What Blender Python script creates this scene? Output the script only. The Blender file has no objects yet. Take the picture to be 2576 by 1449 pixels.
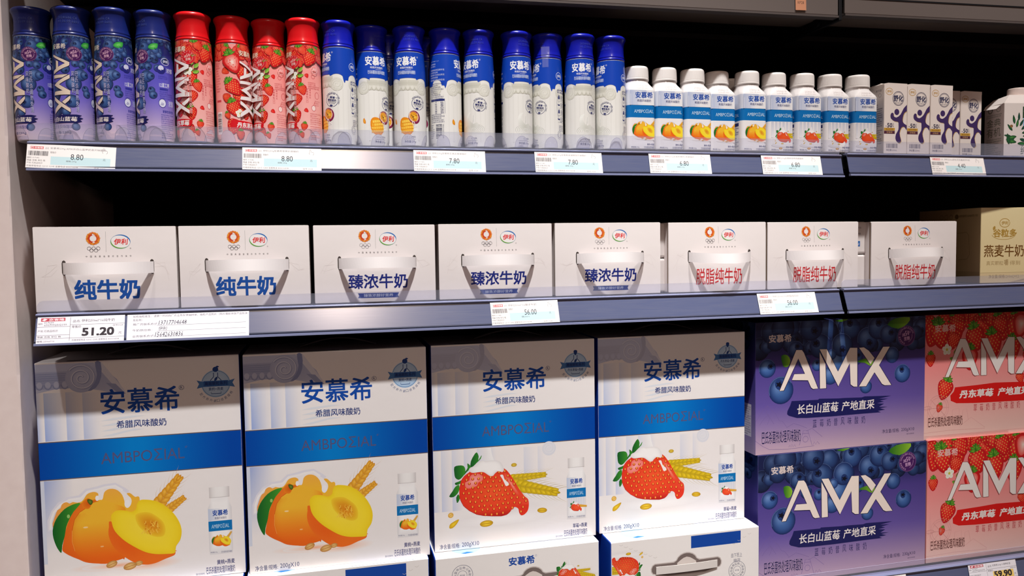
import bpy, bmesh, math, random
from mathutils import Vector, Matrix
from mathutils.geometry import tessellate_polygon
random.seed(7)
SC = bpy.context.scene
COL = SC.collection
R = math.radians

# ---------------------------------------------------------------- camera, light, exposure
cam_d = bpy.data.cameras.new('camera'); cam = bpy.data.objects.new('camera', cam_d); COL.objects.link(cam)
yaw, pitch, roll, F = 0.240432, 0.055175, 0.0143837, 1932.77
cp_, sp_ = math.cos(pitch), math.sin(pitch)
fw = Vector((math.sin(yaw)*cp_, math.cos(yaw)*cp_, -sp_))
r0 = Vector((math.cos(yaw), -math.sin(yaw), 0)); d0 = fw.cross(r0)
rt = math.cos(roll)*r0 + math.sin(roll)*d0; dn = -math.sin(roll)*r0 + math.cos(roll)*d0
m = Matrix((rt, -dn, -fw)).transposed().to_4x4(); m.translation = Vector((.363709, -1.110919, .077786))
cam.matrix_world = m
cam_d.sensor_width = 36; cam_d.lens = 36*F/2576; cam_d.clip_start = .02
SC.camera = cam
SC.view_settings.view_transform = 'Standard'; SC.view_settings.look = 'None'
SC.view_settings.exposure = 0.0; SC.view_settings.gamma = 1.0
SC.view_settings.use_curve_mapping = False
w = bpy.data.worlds.new('room_light'); SC.world = w; w.use_nodes = True
w.node_tree.nodes['Background'].inputs[0].default_value = (1.0, .52, .38, 1)
w.node_tree.nodes['Background'].inputs[1].default_value = .095

def spot(name, loc, target, power, color, size, radius, blend=1.0):
    l = bpy.data.lights.new(name, 'SPOT'); l.energy = power; l.color = color
    l.spot_size = R(size); l.spot_blend = blend; l.shadow_soft_size = radius
    o = bpy.data.objects.new(name, l); COL.objects.link(o); o.location = loc
    o.rotation_euler = (Vector(target)-Vector(loc)).to_track_quat('-Z', 'Y').to_euler()
    return o
spot('ceiling_spot_light', (.50, -1.00, 2.65), (.52, 0, -1.20), 570, (1, .995, .985), 40, .040)
spot('ceiling_spot_light', (1.50, -1.02, 2.65), (1.45, 0, -1.40), 390, (1, .955, .92), 40, .040)
spot('ceiling_spot_light', (-.60, -1.00, 2.65), (-.46, 0, -.60), 150, (1, .93, .88), 36, .040)  # unseen lamp added to brighten the left wall and nearby cartons
spot('ceiling_spot_light', (.45, -2.7, 2.05), (.42, 0, 0), 46, (1, .80, .66), 50, .11)

# ---------------------------------------------------------------- colour and materials
def s2l(c):
    c = c/255.0
    return c/12.92 if c <= .04045 else ((c+.055)/1.055)**2.4
_cc = {}
def lin(c):
    k = tuple(c)
    if k not in _cc: _cc[k] = (s2l(max(0, c[0])), s2l(max(0, c[1])), s2l(max(0, c[2])), 1.0)
    return _cc[k]
def mixc(a, b, t):
    t = max(0, min(1, t)); return (a[0]+(b[0]-a[0])*t, a[1]+(b[1]-a[1])*t, a[2]+(b[2]-a[2])*t)
def setin(n, k, v):
    if k in n.inputs: n.inputs[k].default_value = v
def print_mat(name, rough, metal=0, coat=0, spec=.5, bump=0):
    mt = bpy.data.materials.new(name); mt.use_nodes = True; nt = mt.node_tree; b = nt.nodes['Principled BSDF']
    a = nt.nodes.new('ShaderNodeAttribute'); a.attribute_name = 'ink'
    nt.links.new(a.outputs['Color'], b.inputs['Base Color'])
    setin(b, 'Roughness', rough); setin(b, 'Metallic', metal); setin(b, 'Coat Weight', coat); setin(b, 'Specular IOR Level', spec)
    setin(b, 'Coat Roughness', .12)
    if bump:
        t = nt.nodes.new('ShaderNodeTexCoord'); n = nt.nodes.new('ShaderNodeTexNoise'); n.inputs['Scale'].default_value = 60
        bp = nt.nodes.new('ShaderNodeBump'); bp.inputs['Strength'].default_value = bump; bp.inputs['Distance'].default_value = .001
        nt.links.new(t.outputs['Object'], n.inputs['Vector']); nt.links.new(n.outputs[0], bp.inputs['Height']); nt.links.new(bp.outputs[0], b.inputs['Normal'])
    return mt
def plain(name, c, rough=.5, metal=0, coat=0, spec=.5, noise=0, nscale=40, bump=0, stretch=(1, 1, 1), var=None, coatr=.22):
    mt = bpy.data.materials.new(name); mt.use_nodes = True; nt = mt.node_tree; b = nt.nodes['Principled BSDF']
    b.inputs['Base Color'].default_value = lin(c)
    setin(b, 'Roughness', rough); setin(b, 'Metallic', metal); setin(b, 'Coat Weight', coat); setin(b, 'Specular IOR Level', spec); setin(b, 'Coat Roughness', coatr); setin(b, 'Coat IOR', 1.8 if coat >= 1 else 1.5)
    if noise or bump or var:
        t = nt.nodes.new('ShaderNodeTexCoord'); mp = nt.nodes.new('ShaderNodeMapping'); mp.inputs['Scale'].default_value = stretch
        n = nt.nodes.new('ShaderNodeTexNoise'); n.inputs['Scale'].default_value = nscale; n.inputs['Detail'].default_value = 6
        nt.links.new(t.outputs['Object'], mp.inputs[0]); nt.links.new(mp.outputs[0], n.inputs['Vector'])
        if var:
            cr = nt.nodes.new('ShaderNodeValToRGB'); cr.color_ramp.elements[0].position = .35; cr.color_ramp.elements[1].position = .7
            cr.color_ramp.elements[0].color = lin(c); cr.color_ramp.elements[1].color = lin(var)
            nt.links.new(n.outputs[0], cr.inputs[0]); nt.links.new(cr.outputs[0], b.inputs['Base Color'])
        if bump:
            bp = nt.nodes.new('ShaderNodeBump'); bp.inputs['Strength'].default_value = bump; bp.inputs['Distance'].default_value = .001
            nt.links.new(n.outputs[0], bp.inputs['Height']); nt.links.new(bp.outputs[0], b.inputs['Normal'])
        if noise:
            mr = nt.nodes.new('ShaderNodeMapRange'); mr.inputs['To Min'].default_value = max(0, rough-noise); mr.inputs['To Max'].default_value = rough+noise
            nt.links.new(n.outputs[0], mr.inputs[0]); nt.links.new(mr.outputs[0], b.inputs['Roughness'])
    return mt
def clear_mat(name, tint, haze, rough=.12):
    mt = bpy.data.materials.new(name); mt.use_nodes = True; nt = mt.node_tree; b = nt.nodes['Principled BSDF']
    b.inputs['Base Color'].default_value = lin(tint); setin(b, 'Roughness', rough)
    tr = nt.nodes.new('ShaderNodeBsdfTransparent'); tr.inputs[0].default_value = (.97, .97, 1, 1)
    mx = nt.nodes.new('ShaderNodeMixShader'); mx.inputs[0].default_value = haze
    nt.links.new(tr.outputs[0], mx.inputs[1]); nt.links.new(b.outputs[0], mx.inputs[2])
    nt.links.new(mx.outputs[0], nt.nodes['Material Output'].inputs[0])
    return mt
M = dict(
 card=print_mat('printed_carton_board', .42, coat=.15, bump=.12), matte=print_mat('printed_matte_board', .6, bump=.15),
 wrap=print_mat('printed_shrink_sleeve', .32, coat=.35), foil=print_mat('blue_foil_board', .3, metal=.12, coat=.3), paper=print_mat('printed_paper', .7),
 gcap=print_mat('moulded_cap_plastic', .3, coat=.25),
 wall=plain('painted_plaster', (238, 222, 218), .85, bump=.12, nscale=60, var=(233, 216, 212)),
 black=plain('black_powder_coat', (16, 17, 22), .55, spec=.3), ink_black=plain('black_back_panel', (9, 9, 12), .8, spec=.1),
 canopy=plain('dark_grey_canopy_metal', (118, 108, 104), .45, metal=.2, bump=.05, nscale=200),
 canopy2=plain('brown_grey_canopy_underside', (116, 104, 98), .6),
 rail=plain('blue_grey_rail_plastic', (84, 94, 130), .34, coat=1, spec=.8, coatr=.21, noise=.10, nscale=9, stretch=(3, 60, 60), bump=.04, var=(90, 98, 130)),
 railedge=plain('pale_rail_bead', (128, 134, 168), .22, coat=.6, noise=.1, nscale=12, stretch=(2, 50, 50)),
 raildark=plain('dark_rail_groove', (44, 47, 68), .4, coat=.3), clear=clear_mat('clear_acrylic_lip', (182, 184, 200), .15),
 clearedge=clear_mat('clear_acrylic_edge', (196, 196, 220), .5), strap=plain('white_handle_film', (240, 234, 234), .35),
 slot=plain('slot_dark', (58, 50, 46), .8), card_brown=plain('corrugated_edge', (150, 118, 84), .8, var=(70, 48, 34), nscale=900),
 label=plain('orange_tan_sticker', (222, 150, 112), .7), shadestrap=plain('shade_toned_strap', (120, 122, 130), .5),  # strap grey has the shade under the shelf put into its colour
)
MI = {k: i for i, k in enumerate(['card', 'matte', 'wrap', 'foil', 'paper', 'gcap'])}

# ---------------------------------------------------------------- object helpers
def tag(o, label=None, cat=None, group=None, kind=None):
    if label: o['label'] = label
    if cat: o['category'] = cat
    if group: o['group'] = group
    if kind: o['kind'] = kind
    return o
def empty(name, loc, rz=0):
    o = bpy.data.objects.new(name, None); COL.objects.link(o); o.location = loc; o.rotation_euler = (0, 0, rz); o.empty_display_size = .02
    return o
def mesh_obj(name, me, parent=None, loc=(0, 0, 0)):
    o = bpy.data.objects.new(name, me); COL.objects.link(o); o.location = loc
    if parent: o.parent = parent
    return o
def copy_tree(o, parent=None):
    c = o.copy(); COL.objects.link(c); c.parent = parent
    for ch in list(o.children): copy_tree(ch, c)
    return c
def bm_obj(name, bm, mat, parent=None, loc=(0, 0, 0), smooth=False):
    me = bpy.data.meshes.new(name); bmesh.ops.recalc_face_normals(bm, faces=bm.faces); bm.to_mesh(me); bm.free()
    if smooth:
        for p in me.polygons: p.use_smooth = True
    me.materials.append(M[mat] if isinstance(mat, str) else mat)
    return mesh_obj(name, me, parent, loc)
def bx(bm, x0, x1, y0, y1, z0, z1, bev=0, seg=2):
    r = bmesh.ops.create_cube(bm, size=1)
    for v in r['verts']: v.co = Vector((x0+(v.co.x+.5)*(x1-x0), y0+(v.co.y+.5)*(y1-y0), z0+(v.co.z+.5)*(z1-z0)))
    if bev:
        es = list({e for v in r['verts'] for e in v.link_edges})
        bmesh.ops.bevel(bm, geom=es, offset=bev, segments=seg, affect='EDGES', profile=.5)
def box_obj(name, dims, mat, parent=None, bev=0, loc=(0, 0, 0)):
    bm = bmesh.new(); bx(bm, *dims, bev=bev); return bm_obj(name, bm, mat, parent, loc)
def prism_x(bm, prof, x0, x1):
    a = [bm.verts.new((x0, y, z)) for y, z in prof]; b = [bm.verts.new((x1, y, z)) for y, z in prof]
    n = len(prof)
    for i in range(n): bm.faces.new((a[i], a[(i+1) % n], b[(i+1) % n], b[i]))
    bm.faces.new(a[::-1]); bm.faces.new(b)

# ---------------------------------------------------------------- printed artwork, drawn in millimetres
_tc = {}
def glyphs(s, bold, res):
    k = (s, bold, res)
    if k in _tc: return _tc[k]
    if '莓' in s and not any(ord(c) < 128 for c in s.split('莓')[0]):   # this glyph does not fill cleanly: set it from its two halves
        i = s.index('莓'); V, Fc = [], []
        def part(t, y0, y1, dx):
            v, f, a, b, c, d = glyphs(t, 0, res); n = len(V)
            V.extend([(.05+dx+(x-a)/(b-a)*.9, y0+(y-c)/(d-c)*(y1-y0)) for x, y in v]); Fc.extend([tuple(q+n for q in g) for g in f])
        rest = s[:i]+'　'+s[i+1:]
        if rest.strip('　 '):
            v, f = glyphs(rest, 0, res)[:2]; V += v; Fc += f
        part('艹', .60, .85, i); part('每', -.08, .58, i)
        xs = [v[0] for v in V]; ys = [v[1] for v in V]; _tc[k] = (V, Fc, min(xs), max(xs), min(ys), max(ys)); return _tc[k]
    c = bpy.data.curves.new('t', 'FONT'); c.body = s; c.resolution_u = res; c.offset = bold
    ob = bpy.data.objects.new('t', c); COL.objects.link(ob)
    me = bpy.data.meshes.new_from_object(ob.evaluated_get(bpy.context.evaluated_depsgraph_get()))
    V = [(v.co.x, v.co.y) for v in me.vertices]; Fc = [tuple(p.vertices) for p in me.polygons]
    bpy.data.meshes.remove(me); bpy.data.objects.remove(ob); bpy.data.curves.remove(c)
    xs = [v[0] for v in V] or [0, 1]; ys = [v[1] for v in V] or [0, 1]
    _tc[k] = (V, Fc, min(xs), max(xs), min(ys), max(ys)); return _tc[k]
def smooth_loop(p, k):
    if k < 2: return p
    n = len(p); o = []
    for i in range(n):
        a, b, c, d = p[i-1], p[i], p[(i+1) % n], p[(i+2) % n]
        for j in range(k):
            t = j/k
            o.append(tuple(.5*(2*b[q]+(c[q]-a[q])*t+(2*a[q]-5*b[q]+4*c[q]-d[q])*t*t+(3*b[q]-a[q]-3*c[q]+d[q])*t**3) for q in (0, 1)))
    return o
class Art:
    def __init__(s, mat='card'):
        s.V = []; s.F = []; s.C = []; s.M = []; s.G = {}; s.T = [(1, 0, 0, 1, 0, 0)]; s.mat = mat
    def push(s, ox, oy, sx=1, sy=None, rot=0):
        if sy is None: sy = sx
        a, b, c, d, e, f = s.T[-1]; cr, sr = math.cos(R(rot)), math.sin(R(rot))
        m = (cr*sx, sr*sx, -sr*sy, cr*sy)
        s.T.append((a*m[0]+c*m[1], b*m[0]+d*m[1], a*m[2]+c*m[3], b*m[2]+d*m[3], a*ox+c*oy+e, b*ox+d*oy+f)); return s
    def pop(s): s.T.pop()
    def add(s, V, Fc, cols):
        a, b, c, d, e, f = s.T[-1]; k = len(s.V); flip = a*d-b*c < 0
        W = [(a*x+c*y+e, b*x+d*y+f) for x, y in V]
        x0 = int(min(p[0] for p in W)//2); x1 = int(max(p[0] for p in W)//2); y0 = int(min(p[1] for p in W)//2); y1 = int(max(p[1] for p in W)//2)
        x0, y0, x1, y1 = max(x0, -60), max(y0, -30), min(x1, 190), min(y1, 190)
        cells = [(i, j) for i in range(x0, x1+1) for j in range(y0, y1+1)]
        lay = 1+max([s.G.get(q, 0) for q in cells] or [0])   # printed just above whatever ink it covers
        for q in cells: s.G[q] = lay
        s.V += [(x, y, lay) for x, y in W]
        for q in Fc:
            q = tuple(k+i for i in q); s.F.append(q[::-1] if flip else q); s.M.append(s.mat)
        if isinstance(cols, tuple) and not isinstance(cols[0], tuple): cols = [cols]*len(V)
        s.C += [lin(q) for q in cols]
    def poly(s, p, col, sm=1):
        p = smooth_loop(list(p), sm)
        Fc = [tuple(t) for t in tessellate_polygon([[Vector((x, y, 0)) for x, y in p]])]
        o = []
        for t in Fc:
            (x0, y0), (x1, y1), (x2, y2) = p[t[0]], p[t[1]], p[t[2]]
            o.append(t if (x1-x0)*(y2-y0)-(x2-x0)*(y1-y0) > 0 else t[::-1])
        s.add(p, o, [col(x, y) for x, y in p] if callable(col) else col)
    def field(s, p, fn, h, sm=2):   # any outline, filled on a fine lattice so colour can vary inside it
        p = smooth_loop(list(p), sm); V = []; Fc = []
        def slabs(poly, ax):
            lo = min(q[ax] for q in poly); hi = max(q[ax] for q in poly); k = math.floor(lo/h); out = []
            while k*h < hi:
                a = poly
                for lim, sg in ((k*h, 1), ((k+1)*h, -1)):
                    b = []
                    for i in range(len(a)):
                        u, v = a[i-1], a[i]; du, dv = (u[ax]-lim)*sg, (v[ax]-lim)*sg
                        if (du < 0) != (dv < 0): t = du/(du-dv); b.append((u[0]+(v[0]-u[0])*t, u[1]+(v[1]-u[1])*t))
                        if dv >= 0: b.append(v)
                    a = b
                    if len(a) < 3: break
                if len(a) >= 3: out.append(a)
                k += 1
            return out
        for t in tessellate_polygon([[Vector((x, y, 0)) for x, y in p]]):
            tri = [p[t[0]], p[t[1]], p[t[2]]]; ar = (tri[1][0]-tri[0][0])*(tri[2][1]-tri[0][1])-(tri[2][0]-tri[0][0])*(tri[1][1]-tri[0][1])
            if abs(ar) < 1e-9: continue
            if ar < 0: tri = tri[::-1]
            for a in slabs(tri, 0):
                for b in slabs(a, 1):
                    k = len(V); V += b; Fc.append(tuple(range(k, k+len(b))))
        if V: s.add(V, Fc, [fn(x, y) for x, y in V])
    def rect(s, x0, y0, x1, y1, col): s.add([(x0, y0), (x1, y0), (x1, y1), (x0, y1)], [(0, 1, 2, 3)], col)
    def grad(s, x0, y0, x1, y1, nx, ny, fn):
        V = [(x0+(x1-x0)*i/nx, y0+(y1-y0)*j/ny) for j in range(ny+1) for i in range(nx+1)]
        s.add(V, [(j*(nx+1)+i, j*(nx+1)+i+1, (j+1)*(nx+1)+i+1, (j+1)*(nx+1)+i) for j in range(ny) for i in range(nx)], [fn(x, y) for x, y in V])
    def blob(s, p, fn, c=None, rings=4, sm=3):
        p = smooth_loop(list(p), sm); n = len(p)
        ar = sum(p[i-1][0]*p[i][1]-p[i][0]*p[i-1][1] for i in range(n))
        if ar < 0: p = p[::-1]
        if c is None: c = (sum(q[0] for q in p)/n, sum(q[1] for q in p)/n)
        V = [c]; col = [fn(c[0], c[1], 0)]; Fc = []
        for r in range(1, rings+1):
            t = r/rings
            for q in p:
                x, y = c[0]+(q[0]-c[0])*t, c[1]+(q[1]-c[1])*t; V.append((x, y)); col.append(fn(x, y, t))
        for i in range(n):
            j = (i+1) % n; Fc.append((0, 1+i, 1+j))
            for r in range(rings-1):
                a = 1+r*n; b = 1+(r+1)*n; Fc.append((a+i, b+i, b+j, a+j))
        s.add(V, Fc, col)
    def ell(s, x, y, rx, ry=None, col=(0, 0, 0), n=20, rot=0, fn=None, rings=4):
        if ry is None: ry = rx
        cr, sr = math.cos(R(rot)), math.sin(R(rot))
        p = [(x+cr*rx*math.cos(2*math.pi*i/n)-sr*ry*math.sin(2*math.pi*i/n), y+sr*rx*math.cos(2*math.pi*i/n)+cr*ry*math.sin(2*math.pi*i/n)) for i in range(n)]
        if fn: s.blob(p, fn, (x, y), rings, 1)
        else: s.add(p, [tuple(range(n))], col)
    def stroke(s, p, wd, col, closed=False, taper=False):
        n = len(p)
        if n < 2: return
        V = []
        for i in range(n):
            a = p[i-1] if (i or closed) else p[i]; b = p[(i+1) % n] if (i < n-1 or closed) else p[i]
            dx, dy = b[0]-a[0], b[1]-a[1]; l = math.hypot(dx, dy) or 1
            h = wd/2*((1-i/(n-1)) if taper else 1)
            V += [(p[i][0]+dy/l*h, p[i][1]-dx/l*h), (p[i][0]-dy/l*h, p[i][1]+dx/l*h)]
        Fc = [(2*i, 2*i+2, 2*i+3, 2*i+1) for i in range(n-1)]
        if closed: Fc.append((2*n-2, 0, 1, 2*n-1))
        s.add(V, Fc, col)
    def ring(s, x, y, r, wd, col, ry=None, a0=0, a1=360, n=28):
        ry = ry or r; full = a1-a0 >= 360; k = n if full else n+1
        s.stroke([(x+r*math.cos(R(a0+(a1-a0)*i/n)), y+ry*math.sin(R(a0+(a1-a0)*i/n))) for i in range(k)], wd, col, closed=full)
    def text(s, t, x0, y0, x1, y1, col, bold=0, slant=0, res=2, out=None):
        V, Fc, a, b, c, d = glyphs(t, 0, res)
        if not V: return
        bold = max(0, bold)
        kx = (x1-x0)/(b-a+2*bold); ky = (y1-y0)/(d-c+2*bold)
        def lay(o, cl):   # several slightly shifted prints of one colour thicken the strokes
            for ox, oy in (((0, 0),) if o < .004 else ((-o, -o), (o, -o), (o, o), (-o, o)) if o < .016 else ((-o, -o), (o, -o), (o, o), (-o, o), (-o, 0), (o, 0), (0, o), (0, -o))):
                s.add([(x0+(x-a+bold+ox)*kx+slant*(y-c)*ky, y0+(y-c+bold+oy)*ky) for x, y in V], Fc, cl)
        if out: lay(bold+out[1], out[0])
        lay(bold, col)
    def vtext(s, t, xc, ytop, wd, h, step, col, bold=0, res=1, out=None):
        for i, ch in enumerate(t): s.text(ch, xc-wd/2, ytop-i*step-h, xc+wd/2, ytop-i*step, col, bold, res=res, out=out)
    def arctext(s, t, x, y, r, a0, a1, wd, h, col, inward=False, bold=0, res=1):
        n = len(t)
        for i, ch in enumerate(t):
            if ch == ' ': continue
            a = a0+(a1-a0)*(i/(n-1) if n > 1 else .5)
            s.push(x+r*math.cos(R(a)), y+r*math.sin(R(a)), 1, 1, a-90 if not inward else a+90)
            w2 = wd*(.35 if ch in 'I.1' else 1)
            s.text(ch, -w2/2, -h/2, w2/2, h/2, col, bold, res=res); s.pop()
    def lines(s, x0, y0, x1, n, dy, h, col, seed=1):
        rr = random.Random(seed); src = '配料生牛乳白砂糖蓝莓果酱浓缩清蛋粉食品添加剂保质期贮存条件产品标准代号营养成分表每百克蛋白质脂肪碳水化合物钠'
        for i in range(n):
            w_ = (x1-x0)*rr.choice((1, 1, .8, .95, .6)); k = max(4, int(w_/(h*.95)))
            s.text(''.join(rr.choice(src) for _ in range(k)), x0, y0-i*dy-h, x0+w_, y0-i*dy, col, 0, res=1)
    def barcode(s, x0, y0, x1, y1, col=(30, 28, 32), seed=3, horiz=False):
        rr = random.Random(seed); t = 0
        L = (y1-y0) if horiz else (x1-x0)
        while t < L:
            a = L*rr.choice((.012, .02, .03)); 
            if horiz: s.rect(x0, y0+t, x1, y0+min(L, t+a), col)
            else: s.rect(x0+t, y0, x0+min(L, t+a), y1, col)
            t += a+L*rr.choice((.012, .02, .028))
DZ = .000004
def bake(art, fmap, clip=None, xcuts=(), ycuts=()):
    bm = bmesh.new(); ly = bm.verts.layers.float_color.new('ink'); vs = []
    for v, c in zip(art.V, art.C):
        q = bm.verts.new(v); q[ly] = c; vs.append(q)
    for f, mt in zip(art.F, art.M):
        try: bm.faces.new([vs[i] for i in f]).material_index = MI[mt]
        except ValueError: pass
    def cut(co, no, clear):
        bmesh.ops.bisect_plane(bm, geom=bm.verts[:]+bm.edges[:]+bm.faces[:], dist=1e-6, plane_co=co, plane_no=no, clear_outer=clear)
    if clip:
        x0, y0, x1, y1 = clip
        cut((x0, 0, 0), (-1, 0, 0), True); cut((x1, 0, 0), (1, 0, 0), True); cut((0, y0, 0), (0, -1, 0), True); cut((0, y1, 0), (0, 1, 0), True)
    for x in xcuts: cut((x, 0, 0), (1, 0, 0), False)
    for y in ycuts: cut((0, y, 0), (0, 1, 0), False)
    bm.verts.ensure_lookup_table(); bm.verts.index_update()
    res = [fmap(v.co.x, v.co.y, v.co.z*DZ) for v in bm.verts]
    V = [r[0] for r in res]; N = [r[1] for r in res]; C = [tuple(v[ly]) for v in bm.verts]
    Fc = [tuple(v.index for v in f.verts) for f in bm.faces]; mi = [f.material_index for f in bm.faces]
    bm.free(); return V, Fc, C, mi, N
def solid(bm, cfn, mat='card'):
    bmesh.ops.recalc_face_normals(bm, faces=bm.faces); bm.normal_update()
    V = []; Fc = []; C = []; mi = []; N = []
    for f in bm.faces:
        k = len(V); c = lin(cfn(f.calc_center_median(), f.normal))
        for v in f.verts: V.append(tuple(v.co)); C.append(c); N.append(tuple(f.normal))
        Fc.append(tuple(range(k, k+len(f.verts)))); mi.append(MI[mat])
    bm.free(); return V, Fc, C, mi, N
def make_mesh(name, parts):
    V = []; Fc = []; C = []; mi = []; N = []
    for v, f, c, m_, n in parts:
        k = len(V); V += v; C += c; N += n; mi += m_; Fc += [tuple(i+k for i in q) for q in f]
    me = bpy.data.meshes.new(name); me.from_pydata(V, [], Fc)
    at = me.attributes.new('ink', 'FLOAT_COLOR', 'POINT'); at.data.foreach_set('color', [x for c in C for x in c])
    me.polygons.foreach_set('material_index', mi); me.polygons.foreach_set('use_smooth', [True]*len(Fc))
    for k in MI: me.materials.append(M[k])
    me.update(); me.normals_split_custom_set_from_vertices(N)
    return me
def fl(o, ux, uy, off=.00012):   # flat face map: millimetres to metres
    o = Vector(o); ux = Vector(ux); uy = Vector(uy); n = ux.cross(uy).normalized(); nt = tuple(n)
    return lambda x, y, z: (tuple(o+ux*(x*.001)+uy*(y*.001)+n*(z+off)), nt)

# colours of inks
WH = (243, 239, 238); NAVY = (22, 38, 110); BLU = (8, 74, 170); LBL = (0, 96, 190)

# ---------------------------------------------------------------- drawn motifs
def leaf(A, pts, dark=(16, 96, 34), light=(74, 160, 44)):
    xs = [p[0] for p in pts]; x0, x1 = min(xs), max(xs)
    A.field(pts, lambda x, y: mixc(dark, light, (x-x0)/(x1-x0+1e-6)), max(.8, (x1-x0)/4))
def ear(A, x0, y0, x1, y1, wd, n, ca, cb, awn=1.0):
    L = math.hypot(x1-x0, y1-y0); A.push(x0, y0, 1, 1, math.degrees(math.atan2(y1-y0, x1-x0)))
    for i in range(n):
        for sg in (-1, 1):
            x = L*(i+.5)/n; k = wd*(.5-.25*i/n)
            A.stroke([(x, sg*k*.4), (x+L*.24, sg*(k*1.1+L*.05)), (x+L*.42*awn, sg*(k*1.3+L*.08))], max(.25, wd*.03), mixc(ca, WH, .35), taper=True)
    for i in range(n):
        for sg in (-1, 1):
            x = L*i/n; k = wd*(.5-.22*i/n); s_ = L/n
            A.blob([(x, 0), (x+s_*.5, sg*k*.95), (x+s_*1.5, sg*k*1.0), (x+s_*1.75, sg*k*.55), (x+s_*1.1, sg*.05*k)],
                   lambda x_, y_, t: mixc(cb, ca, t*.75), rings=3, sm=2)
    A.blob([(L*.94, -wd*.1), (L*1.04, -wd*.14), (L*1.14, 0), (L*1.04, wd*.14), (L*.94, wd*.1)], lambda x, y, t: mixc(cb, ca, t), rings=2, sm=2)
    A.pop()
def oat(A, x, y, rx, ry, rot, ca=(188, 128, 60), cb=(236, 196, 128)):
    A.ell(x, y, rx, ry, n=16, rot=rot, fn=lambda X, Y, t: mixc(cb, ca, t*t))
    c, s_ = math.cos(R(rot)), math.sin(R(rot)); A.stroke([(x-c*rx*.9, y-s_*rx*.9), (x+c*rx*.9, y+s_*rx*.9)], ry*.18, ca)
pk_out = [(12.7,89.5),(14.4,99.3),(16.4,105.0),(19.3,111.7),(22.9,113.8),(24.4,118.1),(27.5,120.8),(31.1,121.2),(34.1,119.2),(38.1,120.9),(43.4,119.5),(48.7,120.7),(52.5,125.4),(55.3,129.6),(59.8,131.7),(65.2,132.0),(69.1,129.3),(68.5,124.9),(67.0,122.0),(69.1,119.3),(72.8,120.0),(74.7,123.3),(76.3,130.1),(80.5,133.8),(86.8,134.4),(93.0,131.6),(98.2,125.1),(100.6,116.8),(101.3,110.7),(103.9,106.9),(107.6,109.1),(109.6,114.9),(108.5,120.1),(103.7,126.1),(107.8,126.7),(111.3,123.4),(114.4,120.6),(118.1,121.2),(119.7,116.0),(114.7,103.3),(110.0,99.7),(87.0,91.9),(59.3,74.7),(24.0,78.4)]
pk_back = [(48.6,118.8),(40.3,110.6),(33.7,99.3),(28.7,85.9),(25.5,72.3),(22.7,58.6),(25.6,53.3),(33.3,47.5),(42.0,42.5),(50.6,37.5),(63.1,34.5),(75.6,33.6),(84.7,35.6),(93.9,38.6),(98.6,40.1),(100.5,90.6),(78.8,112.9),(61.1,119.6)]
pk_main = [(62.9,119.4),(53.7,111.3),(45.5,106.1),(38.9,96.8),(35.6,82.2),(35.0,67.3),(38.0,54.0),(45.6,44.1),(57.8,36.7),(73.8,32.8),(86.5,35.4),(98.6,40.1),(103.0,59.9),(100.7,95.6),(101.1,106.7),(87.8,114.0),(75.5,120.2)]
pk_skin = [(82.8,90.3),(80.3,82.6),(79.4,72.6),(82.1,61.2),(88.0,50.4),(98.5,39.1),(111.9,29.4),(123.7,26.0),(135.8,26.7),(149.0,31.3),(160.3,35.2),(161.9,40.2),(158.8,43.6),(104.3,69.9)]
pk_flesh = [(83.5,95.3),(85.0,100.2),(89.2,103.8),(94.7,104.3),(101.9,103.1),(109.1,100.8),(114.7,104.3),(115.9,110.3),(119.7,115.5),(127.1,115.8),(138.0,113.3),(147.1,108.3),(156.1,100.3),(164.2,89.3),(169.4,77.5),(170.9,67.0),(169.1,56.9),(165.6,51.1),(163.1,47.3),(162.0,41.2),(160.0,37.8),(149.2,38.0),(136.2,39.4),(124.4,43.3),(112.7,50.7),(99.4,61.3),(89.8,72.5),(85.2,82.0)]
pk_pit = [(113.5,95.3),(120.9,98.7),(131.0,97.7),(140.0,91.7),(148.0,82.7),(150.5,72.2),(148.3,64.3),(140.8,62.5),(131.7,66.0),(122.7,73.1),(115.7,82.9)]
pk_leaf = [(47.3,117.9),(41.5,118.4),(34.4,116.1),(27.2,111.9),(19.8,103.7),(15.1,95.2),(12.4,84.6),(12.9,74.6),(15.5,64.4),(18.7,57.1),(21.7,53.8),(23.0,63.6),(26.6,76.2),(28.8,87.9),(32.7,97.4),(38.5,107.8)]
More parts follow.
